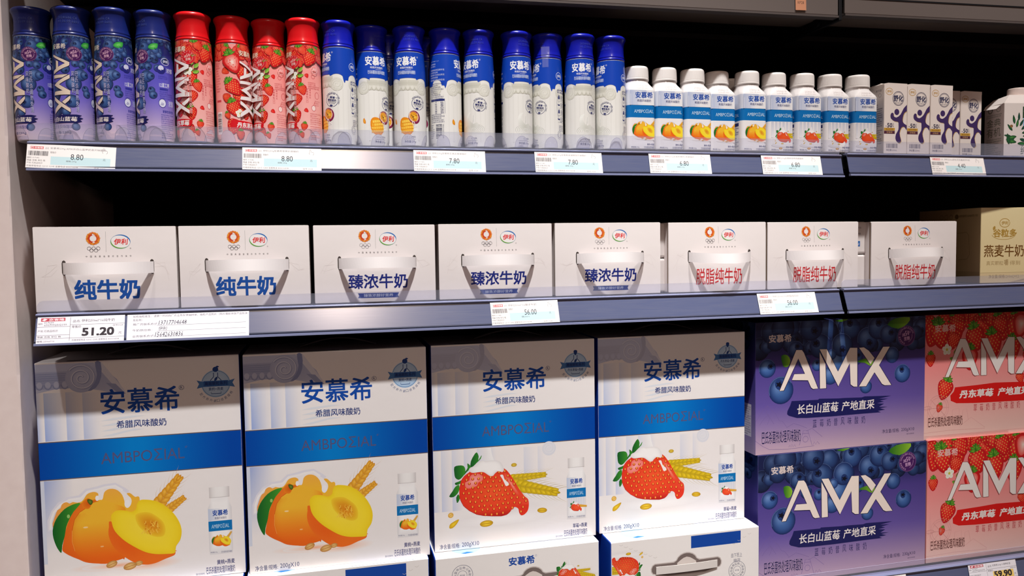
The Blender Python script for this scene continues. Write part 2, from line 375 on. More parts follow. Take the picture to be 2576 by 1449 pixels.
def peach(A, det=True):
    W2 = (238, 232, 232)
    if det:
        for k, (cx, cy, rx, ry) in enumerate(((90, 29, 62, 7), (125, 27, 48, 9), (90, 29, 45, 5))):
            A.ell(cx, cy, rx, ry, n=36, rings=5, fn=lambda x, y, t: mixc((248, 176, 138), WH, t**.6))
        A.stroke(smooth_loop([(9, 84), (9, 98), (14, 110), (22, 120), (32, 126), (46, 127), (55, 135), (68, 137), (76, 139), (90, 140), (100, 133), (106, 128)], 1), 4.5, (228, 226, 236))
        A.stroke([(10, 86), (11, 98), (15, 109), (23, 118), (34, 124), (48, 125), (56, 133), (70, 135), (78, 137), (90, 138), (99, 131)], 3, (246, 243, 243))
        ear(A, 140, 104, 169, 141, 17, 6, (206, 130, 22), (250, 196, 74)); ear(A, 153, 98, 174, 113, 12, 5, (206, 130, 22), (250, 196, 74))
    else:
        ear(A, 142, 104, 172, 146, 20, 4, (206, 140, 40), (246, 200, 100), awn=.5)
    def f_out(x, y):
        c = mixc((240, 104, 20), (246, 188, 50), (y-42)/48); return mixc(mixc(c, (244, 176, 72), max(0, (y-112)/24)), (240, 158, 84), max(0, 1-(x-14)/34))
    A.field(pk_out, f_out, 8 if det else 30)
    A.blob(pk_back, lambda x, y, t: mixc(mixc((240, 110, 26), (246, 140, 40), (y-50)/70), (226, 84, 14), max(0, t-.6)), c=(62, 75))
    def f_main(x, y, t):
        c = mixc((240, 104, 20), (246, 188, 50), (y-42)/48); c = mixc(c, (240, 120, 24), max(0, (x-88)/24)*.9)
        return mixc(c, (226, 96, 10), max(0, t-.8)*1.6*(y < 104))
    A.blob(pk_main, f_main, c=(68, 78), rings=7)
    if det: A.stroke([(62.9,118),(53.7,111.3),(45.5,106.1),(38.9,96.8),(35.6,82.2),(35.0,67.3),(38.0,54.0)], .7, (220, 96, 16)); A.stroke([(38,54),(35,67.3),(35.6,82.2)], .5, (250, 170, 80))
    A.blob([(49, 119), (56, 124.5), (61, 121.5), (66, 122), (69, 119), (62, 117), (57, 110), (50, 112)], lambda x, y, t: mixc((214, 84, 10), (242, 134, 30), t), rings=3)
    if det:
        A.blob([(55.9,123.0),(61.2,121.5),(61.9,117.5),(59.1,114.8),(55.8,119.1)], lambda x, y, t: mixc((120, 150, 50), (60, 84, 22), t), rings=2)
        A.ell(52, 85, 3, 1.2, (250, 214, 150)); A.ell(71, 57, 2.2, .9, (250, 190, 120)); A.ell(67.5, 123.2, 2.2, 3.6, (248, 246, 246)); A.ell(104.2, 112, 3.6, 5.5, (246, 244, 246))
    A.blob(pk_skin, lambda x, y, t: mixc(mixc((236, 88, 14), (244, 126, 30), (x-85)/70), (240, 110, 28), t), c=(108, 50))
    A.blob(pk_flesh, lambda x, y, t: mixc(mixc((252, 224, 70), (250, 222, 40), t), (240, 196, 20), max(0, t-.82)*2.6), c=(128, 78), rings=8)
    A.blob(pk_pit, lambda x, y, t: mixc((226, 138, 24), (246, 208, 46), t**1.5), c=(133, 80), rings=5)
    if det:
        rr = random.Random(2)
        for i in range(34):
            a = rr.random()*6.28; q = rr.random()**.5*.72; x, y = 132+15*q*math.cos(a), 80+14*q*math.sin(a)
            A.stroke([(x, y), (x+rr.uniform(-2, 2), y-rr.uniform(1, 4)), (x+rr.uniform(-3, 3), y-rr.uniform(3, 6))], .9, rr.choice(((250, 204, 80), (206, 112, 10), (246, 184, 60))))
    leaf(A, pk_leaf)
    if det:
        A.ell(32, 102, 1.8, 2.6, (150, 200, 110)); oat(A, 81.9, 31.4, 7.3, 4.4, 22); oat(A, 115.5, 29, 5, 3.4, 10); oat(A, 104.4, 26.2, 8.6, 4.9, 14)
st_body = [(52.7,115.8),(46.4,111.4),(41.3,104.4),(38.6,92.2),(39.0,78.5),(44.3,66.7),(52.9,58.4),(64.0,51.7),(74.1,48.8),(86.7,46.9),(101.9,45.4),(110.8,47.0),(116.0,51.0),(119.3,55.7),(123.8,57.2),(128.3,54.2),(129.5,48.4),(132.6,43.6),(137.8,44.4),(143.1,49.6),(145.1,58.3),(144.0,67.3),(138.2,73.0),(130.6,83.8),(123.1,97.1),(115.6,109.1),(108.1,117.3),(93.0,124.9),(67.8,124.5)]
st_leaves = [[(55.9,124.2),(56.7,132.9),(61.2,141.2),(65.7,145.8),(68.7,139.4),(67.9,133.2),(73.1,140.9),(71.7,135.4),(65.4,129.7),(60.3,125.1)],[(48.4,118.6),(51.6,123.3),(51.1,130.2),(55.4,126.8),(56.5,122.9),(50.2,117.2),(45.8,112.7)],[(31.6,126.3),(38.0,128.0),(45.4,127.0),(48.2,121.1),(47.1,115.0),(42.6,109.2),(37.6,106.5),(32.7,110.1),(31.4,117.6)],[(23.0,82.4),(28.7,90.6),(32.5,96.4),(38.1,99.0),(38.6,92.2),(36.0,86.2),(29.7,81.2)],[(32.0,102.1),(38.2,104.0),(41.9,105.5),(40.6,100.7),(33.8,98.8)],[(34.5,72.0),(33.7,80.2),(37.2,84.8),(39.0,78.5),(37.0,73.7)]]
def inpoly(x, y, p):
    c = False
    for i in range(len(p)):
        (a, b), (d, e) = p[i-1], p[i]
        if (b > y) != (e > y) and x < (d-a)*(y-b)/(e-b)+a: c = not c
    return c
def strawberry_big(A, det=True):
    GA, GB = (178, 146, 10), (244, 212, 40)
    if det:
        for cx, cy, rx, ry in ((100, 40, 92, 20), (120, 58, 80, 14)):
            A.ell(cx, cy, rx, ry, n=40, rings=6, fn=lambda x, y, t: mixc((226, 222, 224), WH, t**.5))
        A.ell(105, 41, 75, 9, n=40, rings=5, fn=lambda x, y, t: mixc((250, 248, 248), (240, 236, 236), t))
        A.poly([(79, 151), (87, 151), (89, 140), (92, 131), (78, 131), (80, 140)], lambda x, y: mixc((236, 234, 236), (248, 247, 247), (x-78)/8))
        ear(A, 114, 101, 168, 103, 13, 8, GA, GB); ear(A, 116, 93, 186, 75, 20, 9, GA, GB)
    else: ear(A, 112, 96, 186, 88, 26, 5, (206, 140, 30), (246, 196, 80), awn=.6)
    for l in st_leaves: leaf(A, l, (14, 92, 36), (60, 150, 40))
    def f(x, y, t):
        c = mixc((224, 36, 22), (250, 92, 44), 1-t*.7); c = mixc(c, (150, 10, 16), max(0, (56-y)/14)*.8*(x < 118)); return mixc(c, (246, 96, 66), max(0, (x-118)/30)*.6*(y > 60))
    A.field(st_body, lambda x, y: f(x, y, min(1, math.hypot((x-92)/54, (y-84)/40))), 7 if det else 25, 3)
    if det: A.stroke(st_body[1:12], .6, (190, 18, 20))
    if det:
        A.blob([(47.4,101.3),(53.7,104.5),(55.1,110.6),(62.6,113.7),(71.3,111.7),(75.0,106.4),(72.4,101.6),(67.4,99.6),(64.8,94.8),(54.7,91.9),(48.5,93.8)], lambda x, y, t: mixc((252, 176, 176), (244, 120, 108), t), rings=3)
        A.blob([(108, 112), (118, 100), (126, 84), (131, 76), (126, 76), (117, 90), (108, 104)], lambda x, y, t: mixc((252, 160, 140), (240, 70, 44), t), rings=3)
        rr = random.Random(5); k = 0; y = 50
        while y < 116:
            x = 40+(k % 2)*4.6
            while x < 144:
                X, Y = x+rr.uniform(-1, 1), y+rr.uniform(-1, 1)
                if inpoly(X, Y, st_body) and inpoly(X-3, Y, st_body) and inpoly(X+3, Y, st_body):
                    A.ell(X, Y-.5, 2.3, 2.1, (200, 20, 18), n=10); A.ell(X, Y, 1.15, 1.7, (250, 176, 66), n=8)
                x += 9.2
            y += 7; k += 1
    else:
        for i in range(5):
            for j in range(9):
                X, Y = 46+j*11+(i % 2)*5, 56+i*13
                if inpoly(X, Y, st_body): A.ell(X, Y, 1.6, 2.2, (250, 170, 90), n=6)
    cap = [(53.4,119.5),(55.3,123.0),(61.6,125.0),(67.9,130.7),(74.2,132.7),(77.9,131.1),(88.0,131.5),(95.6,130.9),(101.9,127.9),(106.2,120.0),(106.8,114.9),(104.2,112.6),(97.9,114.4),(92.8,111.1),(90.2,108.2),(85.8,108.0),(81.4,110.8),(76.4,114.4),(70.2,115.5),(61.4,115.0),(56.4,116.1)]
    A.blob(cap, lambda x, y, t: mixc((252, 250, 249), (214, 208, 208), max(0, t-.7)*1.8), c=(84, 121))
    A.poly([(100.9,107.9),(105.4,108.1),(107.8,101.0),(113.5,95.5),(113.4,91.7),(109.6,90.8),(107.1,96.0),(104.0,102.6)], (250, 244, 242), 3)
    if det:
        oat(A, 78.9, 36.2, 10.2, 4.9, 3, (190, 140, 10), (248, 214, 60)); oat(A, 166, 48, 7.8, 4, -4, (190, 140, 10), (240, 204, 60)); oat(A, 122.6, 122, 4.4, 2.8, 0, (190, 150, 20), (236, 208, 90))
        oat(A, 25, 54, 4.2, 4, 30, (220, 160, 50), (248, 214, 130)); A.blob([(22.7,34.6),(23.4,40.1),(29.0,43.9),(37.1,46.8),(33.9,40.3),(27.6,34.7)], lambda x, y, t: mixc((250, 220, 60), (210, 160, 10), t))
UB = [(0, -1), (.36, -.76), (.7, -.15), (.78, .35), (.5, .7), (0, .78), (-.5, .7), (-.78, .35), (-.7, -.15), (-.36, -.76)]
def berry_red(A, x, y, s_, rot=0, calyx=True, seeds=True, dim=0, cut=False):
    A.push(x, y, s_, s_, rot)
    ca = mixc((236, 38, 36), (250, 190, 182), dim); cb = mixc((180, 12, 26), (244, 160, 156), dim); cc = mixc((250, 110, 84), (252, 210, 200), dim)
    A.blob(UB, lambda X, Y, t: mixc(mixc(ca, cc, max(0, .5-math.hypot(X+.25, Y-.25))*1.4), cb, max(0, t-.55)*1.5), rings=4, sm=2)
    if cut:
        A.blob([(p[0]*.72, p[1]*.78) for p in UB], lambda X, Y, t: mixc((253, 236, 224), (244, 92, 84), t), rings=4, sm=2)
    elif seeds:
        k = 0; yy = -.75
        while yy < .6:
            xx = -.6+(k % 2)*.14
            while xx < .65:
                if inpoly(xx, yy, [(p[0]*.88, p[1]*.9) for p in UB]): A.ell(xx, yy, .04, .062, mixc((250, 196, 96), (250, 220, 200), dim), n=6)
                xx += .28
            yy += .19; k += 1
    if calyx:
        g1, g2 = mixc((44, 122, 30), WH, dim*.5), mixc((150, 196, 60), WH, dim*.5)
        for a in (-78, -48, -18, 14, 46, 78):
            A.push(0, .7, 1, 1, a); A.blob([(0, -.06), (.13, .2), (.02, .58), (-.13, .2)], lambda X, Y, t: mixc(g2, g1, t), rings=2, sm=2); A.pop()
        A.stroke([(0, .7), (.06, 1.25)], .09, g1)
    A.pop()
def berry_blue(A, x, y, r, star=None, d=0, dk=0):
    a = mixc((64, 104, 168), (12, 22, 52), dk); b = mixc((18, 36, 92), (8, 12, 34), dk); h = mixc((138, 170, 222), (58, 74, 118), dk)
    A.ell(x, y, r, r, n=24, rings=5, fn=lambda X, Y, t: mixc(mixc(a, h, max(0, .75-math.hypot((X-x)/r+.3, (Y-y)/r-.35))*1.1), b, t**3))
    A.ring(x, y, r*.96, r*.05, mixc(h, b, .45), a0=30, a1=200, n=14)
    if star is not None:
        sx, sy = x+r*.45*math.cos(R(star)), y+r*.45*math.sin(R(star))
        A.ell(sx, sy, r*.4, r*.33, mixc(b, a, .35), n=14, rot=star)
        p = []
        for i in range(10):
            q = r*(.32 if i % 2 == 0 else .15); p.append((sx+q*math.cos(R(36*i)), sy+q*.8*math.sin(R(36*i))))
        A.poly(p, (8, 12, 34))
def flower(A, x, y, r):
    for i in range(5): A.ell(x+r*.55*math.cos(R(72*i+20)), y+r*.55*math.sin(R(72*i+20)), r*.48, r*.42, n=12, rot=72*i+20, fn=lambda X, Y, t: mixc((236, 236, 206), (252, 252, 244), t))
    A.ell(x, y, r*.25, r*.25, (214, 200, 80), n=10)
LET = [[(44.3,104.4),(75.0,170.6),(85.4,170.1),(89.3,165.2),(116.3,104.3),(107.0,104.0),(103.2,106.8),(97.3,119.1),(67.2,121.1),(71.5,130.7),(91.5,130.1),(78.9,156.4),(51.8,104.5)],
 [(119.0,164.6),(130.2,144.5),(131.8,103.8),(120.1,103.8)],
 [(119.0,169.7),(132.5,169.4),(154.3,130.4),(177.4,169.6),(191.3,168.9),(192.1,103.0),(185.1,103.4),(179.1,107.5),(177.1,143.8),(155.2,105.8)],
 [(195.2,168.7),(204.2,169.2),(214.2,162.7),(225.4,150.0),(217.5,139.7)],
 [(242.3,168.3),(255.4,168.0),(234.6,137.4),(259.4,102.0),(246.2,102.2),(241.1,104.8),(225.7,125.7),(209.4,102.6),(195.5,103.1)]]
def letters(A, col, edge, wd=2.2):
    for p in LET: A.stroke(p, wd, edge, closed=True); A.poly(p, edge)
    for p in LET: A.poly(p, col)
def badge50(A, x, y, r, bg, fg, name):
    A.ell(x, y, r, r, bg, n=32); A.ring(x, y, r*.98, r*.05, mixc(bg, fg, .4))
    A.ring(x, y, r*.66, r*.03, fg, a0=-70, a1=10)
    A.arctext(name, x, y, r*.80, 168, 22, r*.15, r*.2, fg); A.arctext('低温慢发酵', x, y, r*.80, 250, 190, r*.17, r*.19, fg)
    A.push(x, y, r, r, 10); A.text('减', -.5, -.02, -.12, .34, fg, .01, res=1); A.text('50', -.1, .0, .36, .5, fg, .02, res=1); A.text('%', .38, .2, .55, .42, fg, 0, res=1); A.text('蔗糖', -.34, -.48, .34, -.08, fg, .015, res=1); A.pop()
def volute(A, x, y, r, cols, turns=2.3, wd=.12):
    a, b = cols
    A.ell(x, y, r, r, n=30, rings=4, fn=lambda X, Y, t: mixc(a, b, .35*t))
    p = [(x+r*(.12+.80*i/60)*math.cos(turns*6.283*i/60+.6), y+r*(.12+.80*i/60)*math.sin(turns*6.283*i/60+.6)) for i in range(61)]
    A.stroke([(q[0]+r*.03, q[1]-r*.03) for q in p], r*wd, mixc(a, b, .8)); A.stroke(p, r*wd*.55, mixc(a, (255, 255, 255), .3))
def capital(A, x0, x1, ytop, r, cols):
    a, b = cols
    A.grad(x0, ytop-r*1.15, x1, ytop, 2, 6, lambda X, Y: mixc(a, b, .25+.35*math.sin(Y*.9)**2))
    for k in range(4): A.stroke([(x0, ytop-r*(.15+.14*k)), (x1, ytop-r*(.15+.14*k))], r*.05, mixc(a, b, .8))
    n = max(3, int((x1-x0)/(r*.5)))
    for i in range(n):
        xx = x0+(x1-x0)*(i+.5)/n; A.ell(xx, ytop-r*.86, (x1-x0)/n*.34, r*.2, mixc(a, b, .1), n=12); A.ring(xx, ytop-r*.86, (x1-x0)/n*.42, r*.06, mixc(a, b, .9), ry=r*.3, n=12, a0=180, a1=360)
def maker_oval(A, x, y, rx, ry, ring, fg, full=False):
    if full:
        A.ell(x, y, rx*1.02, ry*1.02, WH, n=30)
        for a0, a1, c in ((-20, 140, (0, 104, 190)), (150, 330, (104, 168, 24))):
            p = []
            for i in range(17): a = R(a0+(a1-a0)*i/16); p.append((x+rx*math.cos(a), y+ry*math.sin(a)))
            for i in range(16, -1, -1):
                a = R(a0+(a1-a0)*i/16); k = 1-.16*math.sin(math.pi*i/16); p.append((x+rx*k*math.cos(a), y+ry*k*math.sin(a)))
            A.poly(p, c)
        A.ring(x, y, rx*.98, rx*.025, (90, 130, 160), ry=ry*.98)
    else: A.ring(x, y, rx, rx*.12, ring, ry=ry, a0=20, a1=372, n=24)
    A.text('伊利', x-rx*.68, y-ry*.42, x+rx*.68, y+ry*.42, fg, .02, slant=.12, res=2)
def mini_bottle(A, kind):   # drawn 100 wide x 300 high
    A.blob([(4, 2), (96, 2), (98, 20), (98, 205), (84, 240), (84, 250), (16, 250), (16, 240), (2, 205), (2, 20)], lambda x, y, t: mixc((250, 249, 249), (214, 210, 212), max(0, abs(x-50)/50-.6)*2), rings=6, sm=1, c=(50, 120))
    A.grad(9, 250, 91, 296, 6, 1, lambda x, y: mixc((246, 244, 243), (206, 200, 200), (abs(x-50)/42)**3)); A.stroke([(9, 251), (91, 251)], 1.6, (190, 184, 184))
    A.grad(2, 150, 50, 202, 4, 1, lambda x, y: mixc((196, 206, 228), (240, 240, 243), (x-2)/48))
    A.text('安慕希', 20, 170, 82, 196, BLU, .02, res=1); A.text('希腊风味酸奶', 28, 155, 76, 165, NAVY, 0, res=1)
    A.rect(2, 104, 98, 148, (0, 116, 186)); A.text('AMBPOΣIAL', 14, 116, 86, 134, (196, 228, 246), 0, res=2)
    if kind == 'peach': A.push(6, 20, .5, .5); peach(A, False); A.pop()
    else:
        for k in range(7): A.grad(8+k*12, 60, 19+k*12, 104, 1, 1, lambda x, y: (222, 224, 232))
        A.push(4, 14, .5, .5); strawberry_big(A, False); A.pop()
    A.text('净含量:200g', 6, 8, 34, 15, NAVY, 0, res=1); A.text('巴氏杀菌热处理风味酸奶', 50, 6, 94, 14, NAVY, 0, res=1)

# ================================================================= room and fixture
def struct(o): o['kind'] = 'structure'; return o
bm = bmesh.new()
seg = 90; z0, z1 = -1.0, 1.3
rr = random.Random(11); prev = None
for i in range(seg+1):
    z = z0+(z1-z0)*i/seg
    ch = -.001-.0018*max(0, rr.random()-.45)*2 if z < .3 else -.0008
    ring_ = [(-1.2, .0), (-.0222+ch, .0), (-.0222, -ch), (-.0222, .62), (-1.2, .62)]
    cur = [bm.verts.new((x, y, z)) for x, y in ring_]
    if prev:
        for k in range(5): bm.faces.new((prev[k], prev[(k+1) % 5], cur[(k+1) % 5], cur[k]))
    else: bm.faces.new(cur[::-1])
    prev = cur
bm.faces.new(prev)
struct(bm_obj('wall_left', bm, 'wall'))
struct(box_obj('wall_back', (-.0222, 3.2, .50, .53, -1.0, 1.3), 'ink_black'))
struct(box_obj('floor', (-3, 4, -4.5, .53, -.84, -.80), plain('grey_floor_tile', (120, 112, 108), .4)))

def shelf(name, x0, x1, ztop, lab, thick=.018, yf=-.004):
    t = empty(name, ((x0+x1)/2, .2, ztop-thick)); tag(t, lab, 'shelf', 'black metal shelf boards')
    cx = (x0+x1)/2; bm = bmesh.new(); bx(bm, x0-cx, x1-cx, yf-.2, .499-.2, 0, thick, .0015); bm_obj('board', bm, 'black', t)
    for xx in (x0+.004, x1-.009):
        bm = bmesh.new(); prism_x(bm, [(yf-.2, 0), (yf-.2, -.008), (.299, -.04), (.299, 0)], xx-cx, xx-cx+.005); bm_obj('bracket', bm, 'black', t)
    return t
shelf('shelf_board', .004, 1.188, .2215, 'black top shelf board carrying the tall bottles and white bottles')
shelf('shelf_board', 1.196, 2.2, .2225, 'black top shelf board carrying the white drink bricks at right')
shelf('shelf_board', .004, 1.186, -.0006, 'black middle shelf board carrying the white handled milk cartons')
shelf('shelf_board', 1.194, 2.2, -.0006, 'black middle shelf board under the cream oat milk carton')
shelf('shelf_board', -.016, 1.036, -.4905, 'black bottom shelf board under the white lower yogurt cartons')
shelf('shelf_board', 1.042, 2.2, -.4905, 'black bottom shelf board under the stacked purple and pink cartons')

def rail(x0, x1, zt, lab, lip=.0265, drop=.034, lean=14):
    """price rail hooked on a shelf front: zt is the top of its coloured face"""
    t = empty('price_rail', ((x0+x1)/2, -.016, zt)); tag(t, lab, 'shelf edge rail', 'blue grey price rails')
    a, b = x0-(x0+x1)/2, x1-(x0+x1)/2; e = math.tan(R(lean))*(drop-.0055)
    bm = bmesh.new(); prism_x(bm, [(.0, 0), (-e, -drop+.0055), (-e+.001, -drop+.0055), (.0014, .0)], a, b); bm_obj('rail_face', bm, 'rail', t)
    bm = bmesh.new(); prism_x(bm, [(-.0006, .0026), (-.0028, .0012), (-.0022, -.0006), (.0016, -.0004), (.0105, .0015), (.0105, .0026)], a, b); bm_obj('top_bead', bm, 'railedge', t)
    bm = bmesh.new(); prism_x(bm, [(-e, -drop+.0058), (-e-.0018, -drop+.0046), (-e-.0006, -drop+.0026), (-e+.0012, -drop+.0050)], a, b)
    bm_obj('groove', bm, 'raildark', t)
    bm = bmesh.new(); prism_x(bm, [(-e-.0006, -drop+.0028), (-e-.0034, -drop+.0022), (-e-.0038, -drop-.0004), (-e+.0008, -drop-.0008), (-e+.0012, -drop+.0028)], a, b); bm_obj('bottom_bead', bm, 'railedge', t)
    # clear upright lip with rounded upper corners
    bm = bmesh.new(); r = .008; P = [(a, .0024), (b, .0024)]
    for i in range(7): P.append((b-r+r*math.cos(R(15*i)), lip-r+r*math.sin(R(15*i))))
    for i in range(7): P.append((a+r-r*math.sin(R(15*i)), lip-r+r*math.cos(R(15*i))))
    f = [bm.verts.new((x, .0040, z)) for x, z in P]; g = [bm.verts.new((x, .0050, z)) for x, z in P]
    bm.faces.new(f); bm.faces.new(g[::-1]); n = len(P)
    side = [bm.faces.new((f[i], g[i], g[(i+1) % n], f[(i+1) % n])) for i in range(n)]
    o = bm_obj('clear_lip', bm, 'clear', t); o.data.materials.append(M['clearedge'])
    for p in o.data.polygons:
        if abs(p.normal.y) < .5: p.material_index = 1
    return t
rail(.006, 1.186, .2150, 'long scratched blue grey price rail of the top shelf, below the bottles')
rail(1.197, 2.2, .2175, 'short blue grey price rail below the purple figure milk bricks', lip=.0235)
rail(.006, 1.184, -.0035, 'long scratched blue grey price rail below the white handled milk cartons', lip=.019, drop=.0365, lean=20)
rail(1.193, 2.2, -.0035, 'short blue grey price rail below the cream oat milk carton', lip=.017, drop=.0365, lean=20)
rail(1.050, 2.2, -.494, 'blue grey price rail of the bottom shelf, under the pink cartons', lip=.018, drop=.0365)

# upper lit canopy above the bottles
def canopy(x0, x1, z, rise, lab):
    t = empty('canopy', (x0, -.0145, z)); tag(t, lab, 'shelf canopy'); t.rotation_euler = (0, -math.atan(rise), 0)
    L = x1-x0
    bm = bmesh.new(); bx(bm, 0, L, -.004, .0, .002, .20, .001); bm_obj('fascia', bm, 'canopy', t)
    bm = bmesh.new(); bx(bm, 0, L, -.0055, .010, -.0015, .0015); bm_obj('bead', bm, plain('canopy_bead', (112, 104, 102), .35, metal=.4), t)
    bm = bmesh.new(); bx(bm, 0, L, .0, .508, .022, .026); bm_obj('underside', bm, 'black', t)
    bm = bmesh.new(); prism_x(bm, [(.022, .010), (.100, .012), (.100, .021), (.022, .021)], 0, L); bm_obj('light_duct', bm, 'canopy2', t)
    bm = bmesh.new(); prism_x(bm, [(.195, .012), (.250, .012), (.250, .021), (.195, .021)], 0, L); bm_obj('cross_strip', bm, plain('dark_strip', (42, 40, 40), .6), t)
    return t
c1 = canopy(.0, 1.177, .4240, .0108, 'dark grey canopy edge above the bottles with an orange label')
bm = bmesh.new(); bx(bm, 1.177, 1.183, -.006, .50, -.006, .20, .001)
o = bm_obj('end_plate', bm, 'black', c1)
bm = bmesh.new(); bmesh.ops.create_cone(bm, cap_ends=True, segments=16, radius1=.008, radius2=.008, depth=.006, matrix=Matrix.Translation((1.1765, .05, .006)) @ Matrix.Rotation(R(90), 4, 'Y')); bm_obj('hook', bm, 'black', c1)
c2 = canopy(1.189, 2.3, .4408, .0160, 'brownish grey canopy edge at upper right beyond the gap')
bm = bmesh.new(); bx(bm, 0, 1.13, -.0046, -.0038, .0255, .0278); bm_obj('groove', bm, 'black', c2)
A = Art('paper'); A.rect(0, 0, 19, 40, (214, 148, 112)); A.text('RP28', 4, 9.5, 15, 14, (90, 60, 46), 0, res=2)
me = make_mesh('shelf_label', [bake(A, fl((0, 0, 0), (1, 0, 0), (0, 0, 1)))]); o = mesh_obj('shelf_label', me, None, (1.0985, -.0200, .4425)); o.rotation_euler = (0, R(-1.5), 0)
tag(o, 'small orange tan label printed with a short code on the dark canopy edge', 'label')

# ================================================================= tall bottles
RB = 23.4
def prof(z):   # radius in mm of the sleeved body at height z mm
    if z < 6: return RB-1.0-1.6*((6-z)/6)**2
    if z < 100: return RB-1.0*max(0, 1-(z-6)/6)**2 if z < 12 else RB
    t = min(1, (z-100)/33); return RB-1.6*t*t*(3-2*t)
def cylmap(x, y, z):
    th = x/RB; r = prof(y)*.001+z
    n = (math.sin(th), -math.cos(th), 0)
    return ((r*n[0], r*n[1], y*.001), n)
CX = [math.pi*2*RB*(i/72)-math.pi*RB for i in range(1, 72)]; CY = [2, 4, 6, 9, 12, 106, 112, 118, 124, 130]
CIRC = math.pi*RB
def deg(d): return R(d)*RB
def lathe(name, P, mat_cols, n=48):
    V = []; Fc = []; C = []; N = []
    for i, (r, z) in enumerate(P):
        a = P[max(0, i-1)]; b = P[min(len(P)-1, i+1)]; dr, dz = b[0]-a[0], b[1]-a[1]; l = math.hypot(dr, dz) or 1
        for k in range(n):
            t = 2*math.pi*k/n; V.append((r*.001*math.cos(t), r*.001*math.sin(t), z*.001)); C.append(lin(mat_cols)); N.append((math.cos(t)*dz/l, math.sin(t)*dz/l, -dr/l))
    for i in range(len(P)-1):
        for k in range(n): Fc.append((i*n+k, i*n+(k+1) % n, (i+1)*n+(k+1) % n, (i+1)*n+k))
    return V, Fc, C, N
CAPP = [(20.5, 133.5), (21.6, 133.9), (22.1, 134.6), (22.1, 136.2), (21.3, 137.2), (20.9, 137.6), (21.5, 138.3), (21.4, 139.6), (20.9, 141.5), (20.6, 145), (20.5, 152), (20.7, 156.5), (21.3, 160), (22.0, 162.6), (23.0, 164.3), (23.6, 165.8), (23.7, 167.2), (23.3, 168.6), (22.2, 169.8), (20.8, 170.6), (18.5, 170.8), (17.5, 169.5), (10, 169), (.01, 169)]
def tall_bottle(name, art, capcol, code=None, capa=1.0):
    t = empty(name, (0, 0, 0))
    parts = [bake(art, cylmap, (-CIRC, 1.2, CIRC, 133), CX, CY)]
    V, Fc, C, N = lathe('b', [(.01, .8), (17, .6), (19.5, 0), (20.5, .4), (20.9, 1.2)], (226, 222, 226)); parts.append((V, Fc, C, [MI['wrap']]*len(Fc), N))
    V, Fc, C, N = lathe('b', [(21.9, 132.8), (21.0, 134.0)], (190, 190, 205)); parts.append((V, Fc, C, [MI['wrap']]*len(Fc), N))
    mesh_obj('body', make_mesh('body', parts), t)
    V, Fc, C, N = lathe('cap', [((r*1.0), z) for r, z in CAPP], capcol); cp = [(V, Fc, C, [MI['gcap']]*len(Fc), N)]
    if code:
        a = Art('gcap'); c2 = mixc(capcol, (150, 160, 190), .35); a.text(code[0], -10, 154, 12, 157.2, c2, 0, res=1); a.text(code[1], -10, 149.4, 14, 152.6, c2, 0, res=1)
        cp.append(bake(a, lambda x, y, z: (((.0209+z)*math.sin(x/20.7), -(.0209+z)*math.cos(x/20.7), y*.001), (math.sin(x/20.2), -math.cos(x/20.2), 0))))
    mesh_obj('cap', make_mesh('cap', cp), t)
    return t
def arcs(A, cols):   # grey arched tints with darker outlines at the foot of the sleeve
    for d_ in (-110, -20, 62, 160):
        A.ell(deg(d_), 0, 11, 17, n=28, col=mixc(cols, (170, 166, 184), .3)); A.ring(deg(d_), 0, 11, .5, mixc(cols, (120, 116, 140), .6), ry=17, a0=0, a1=180)

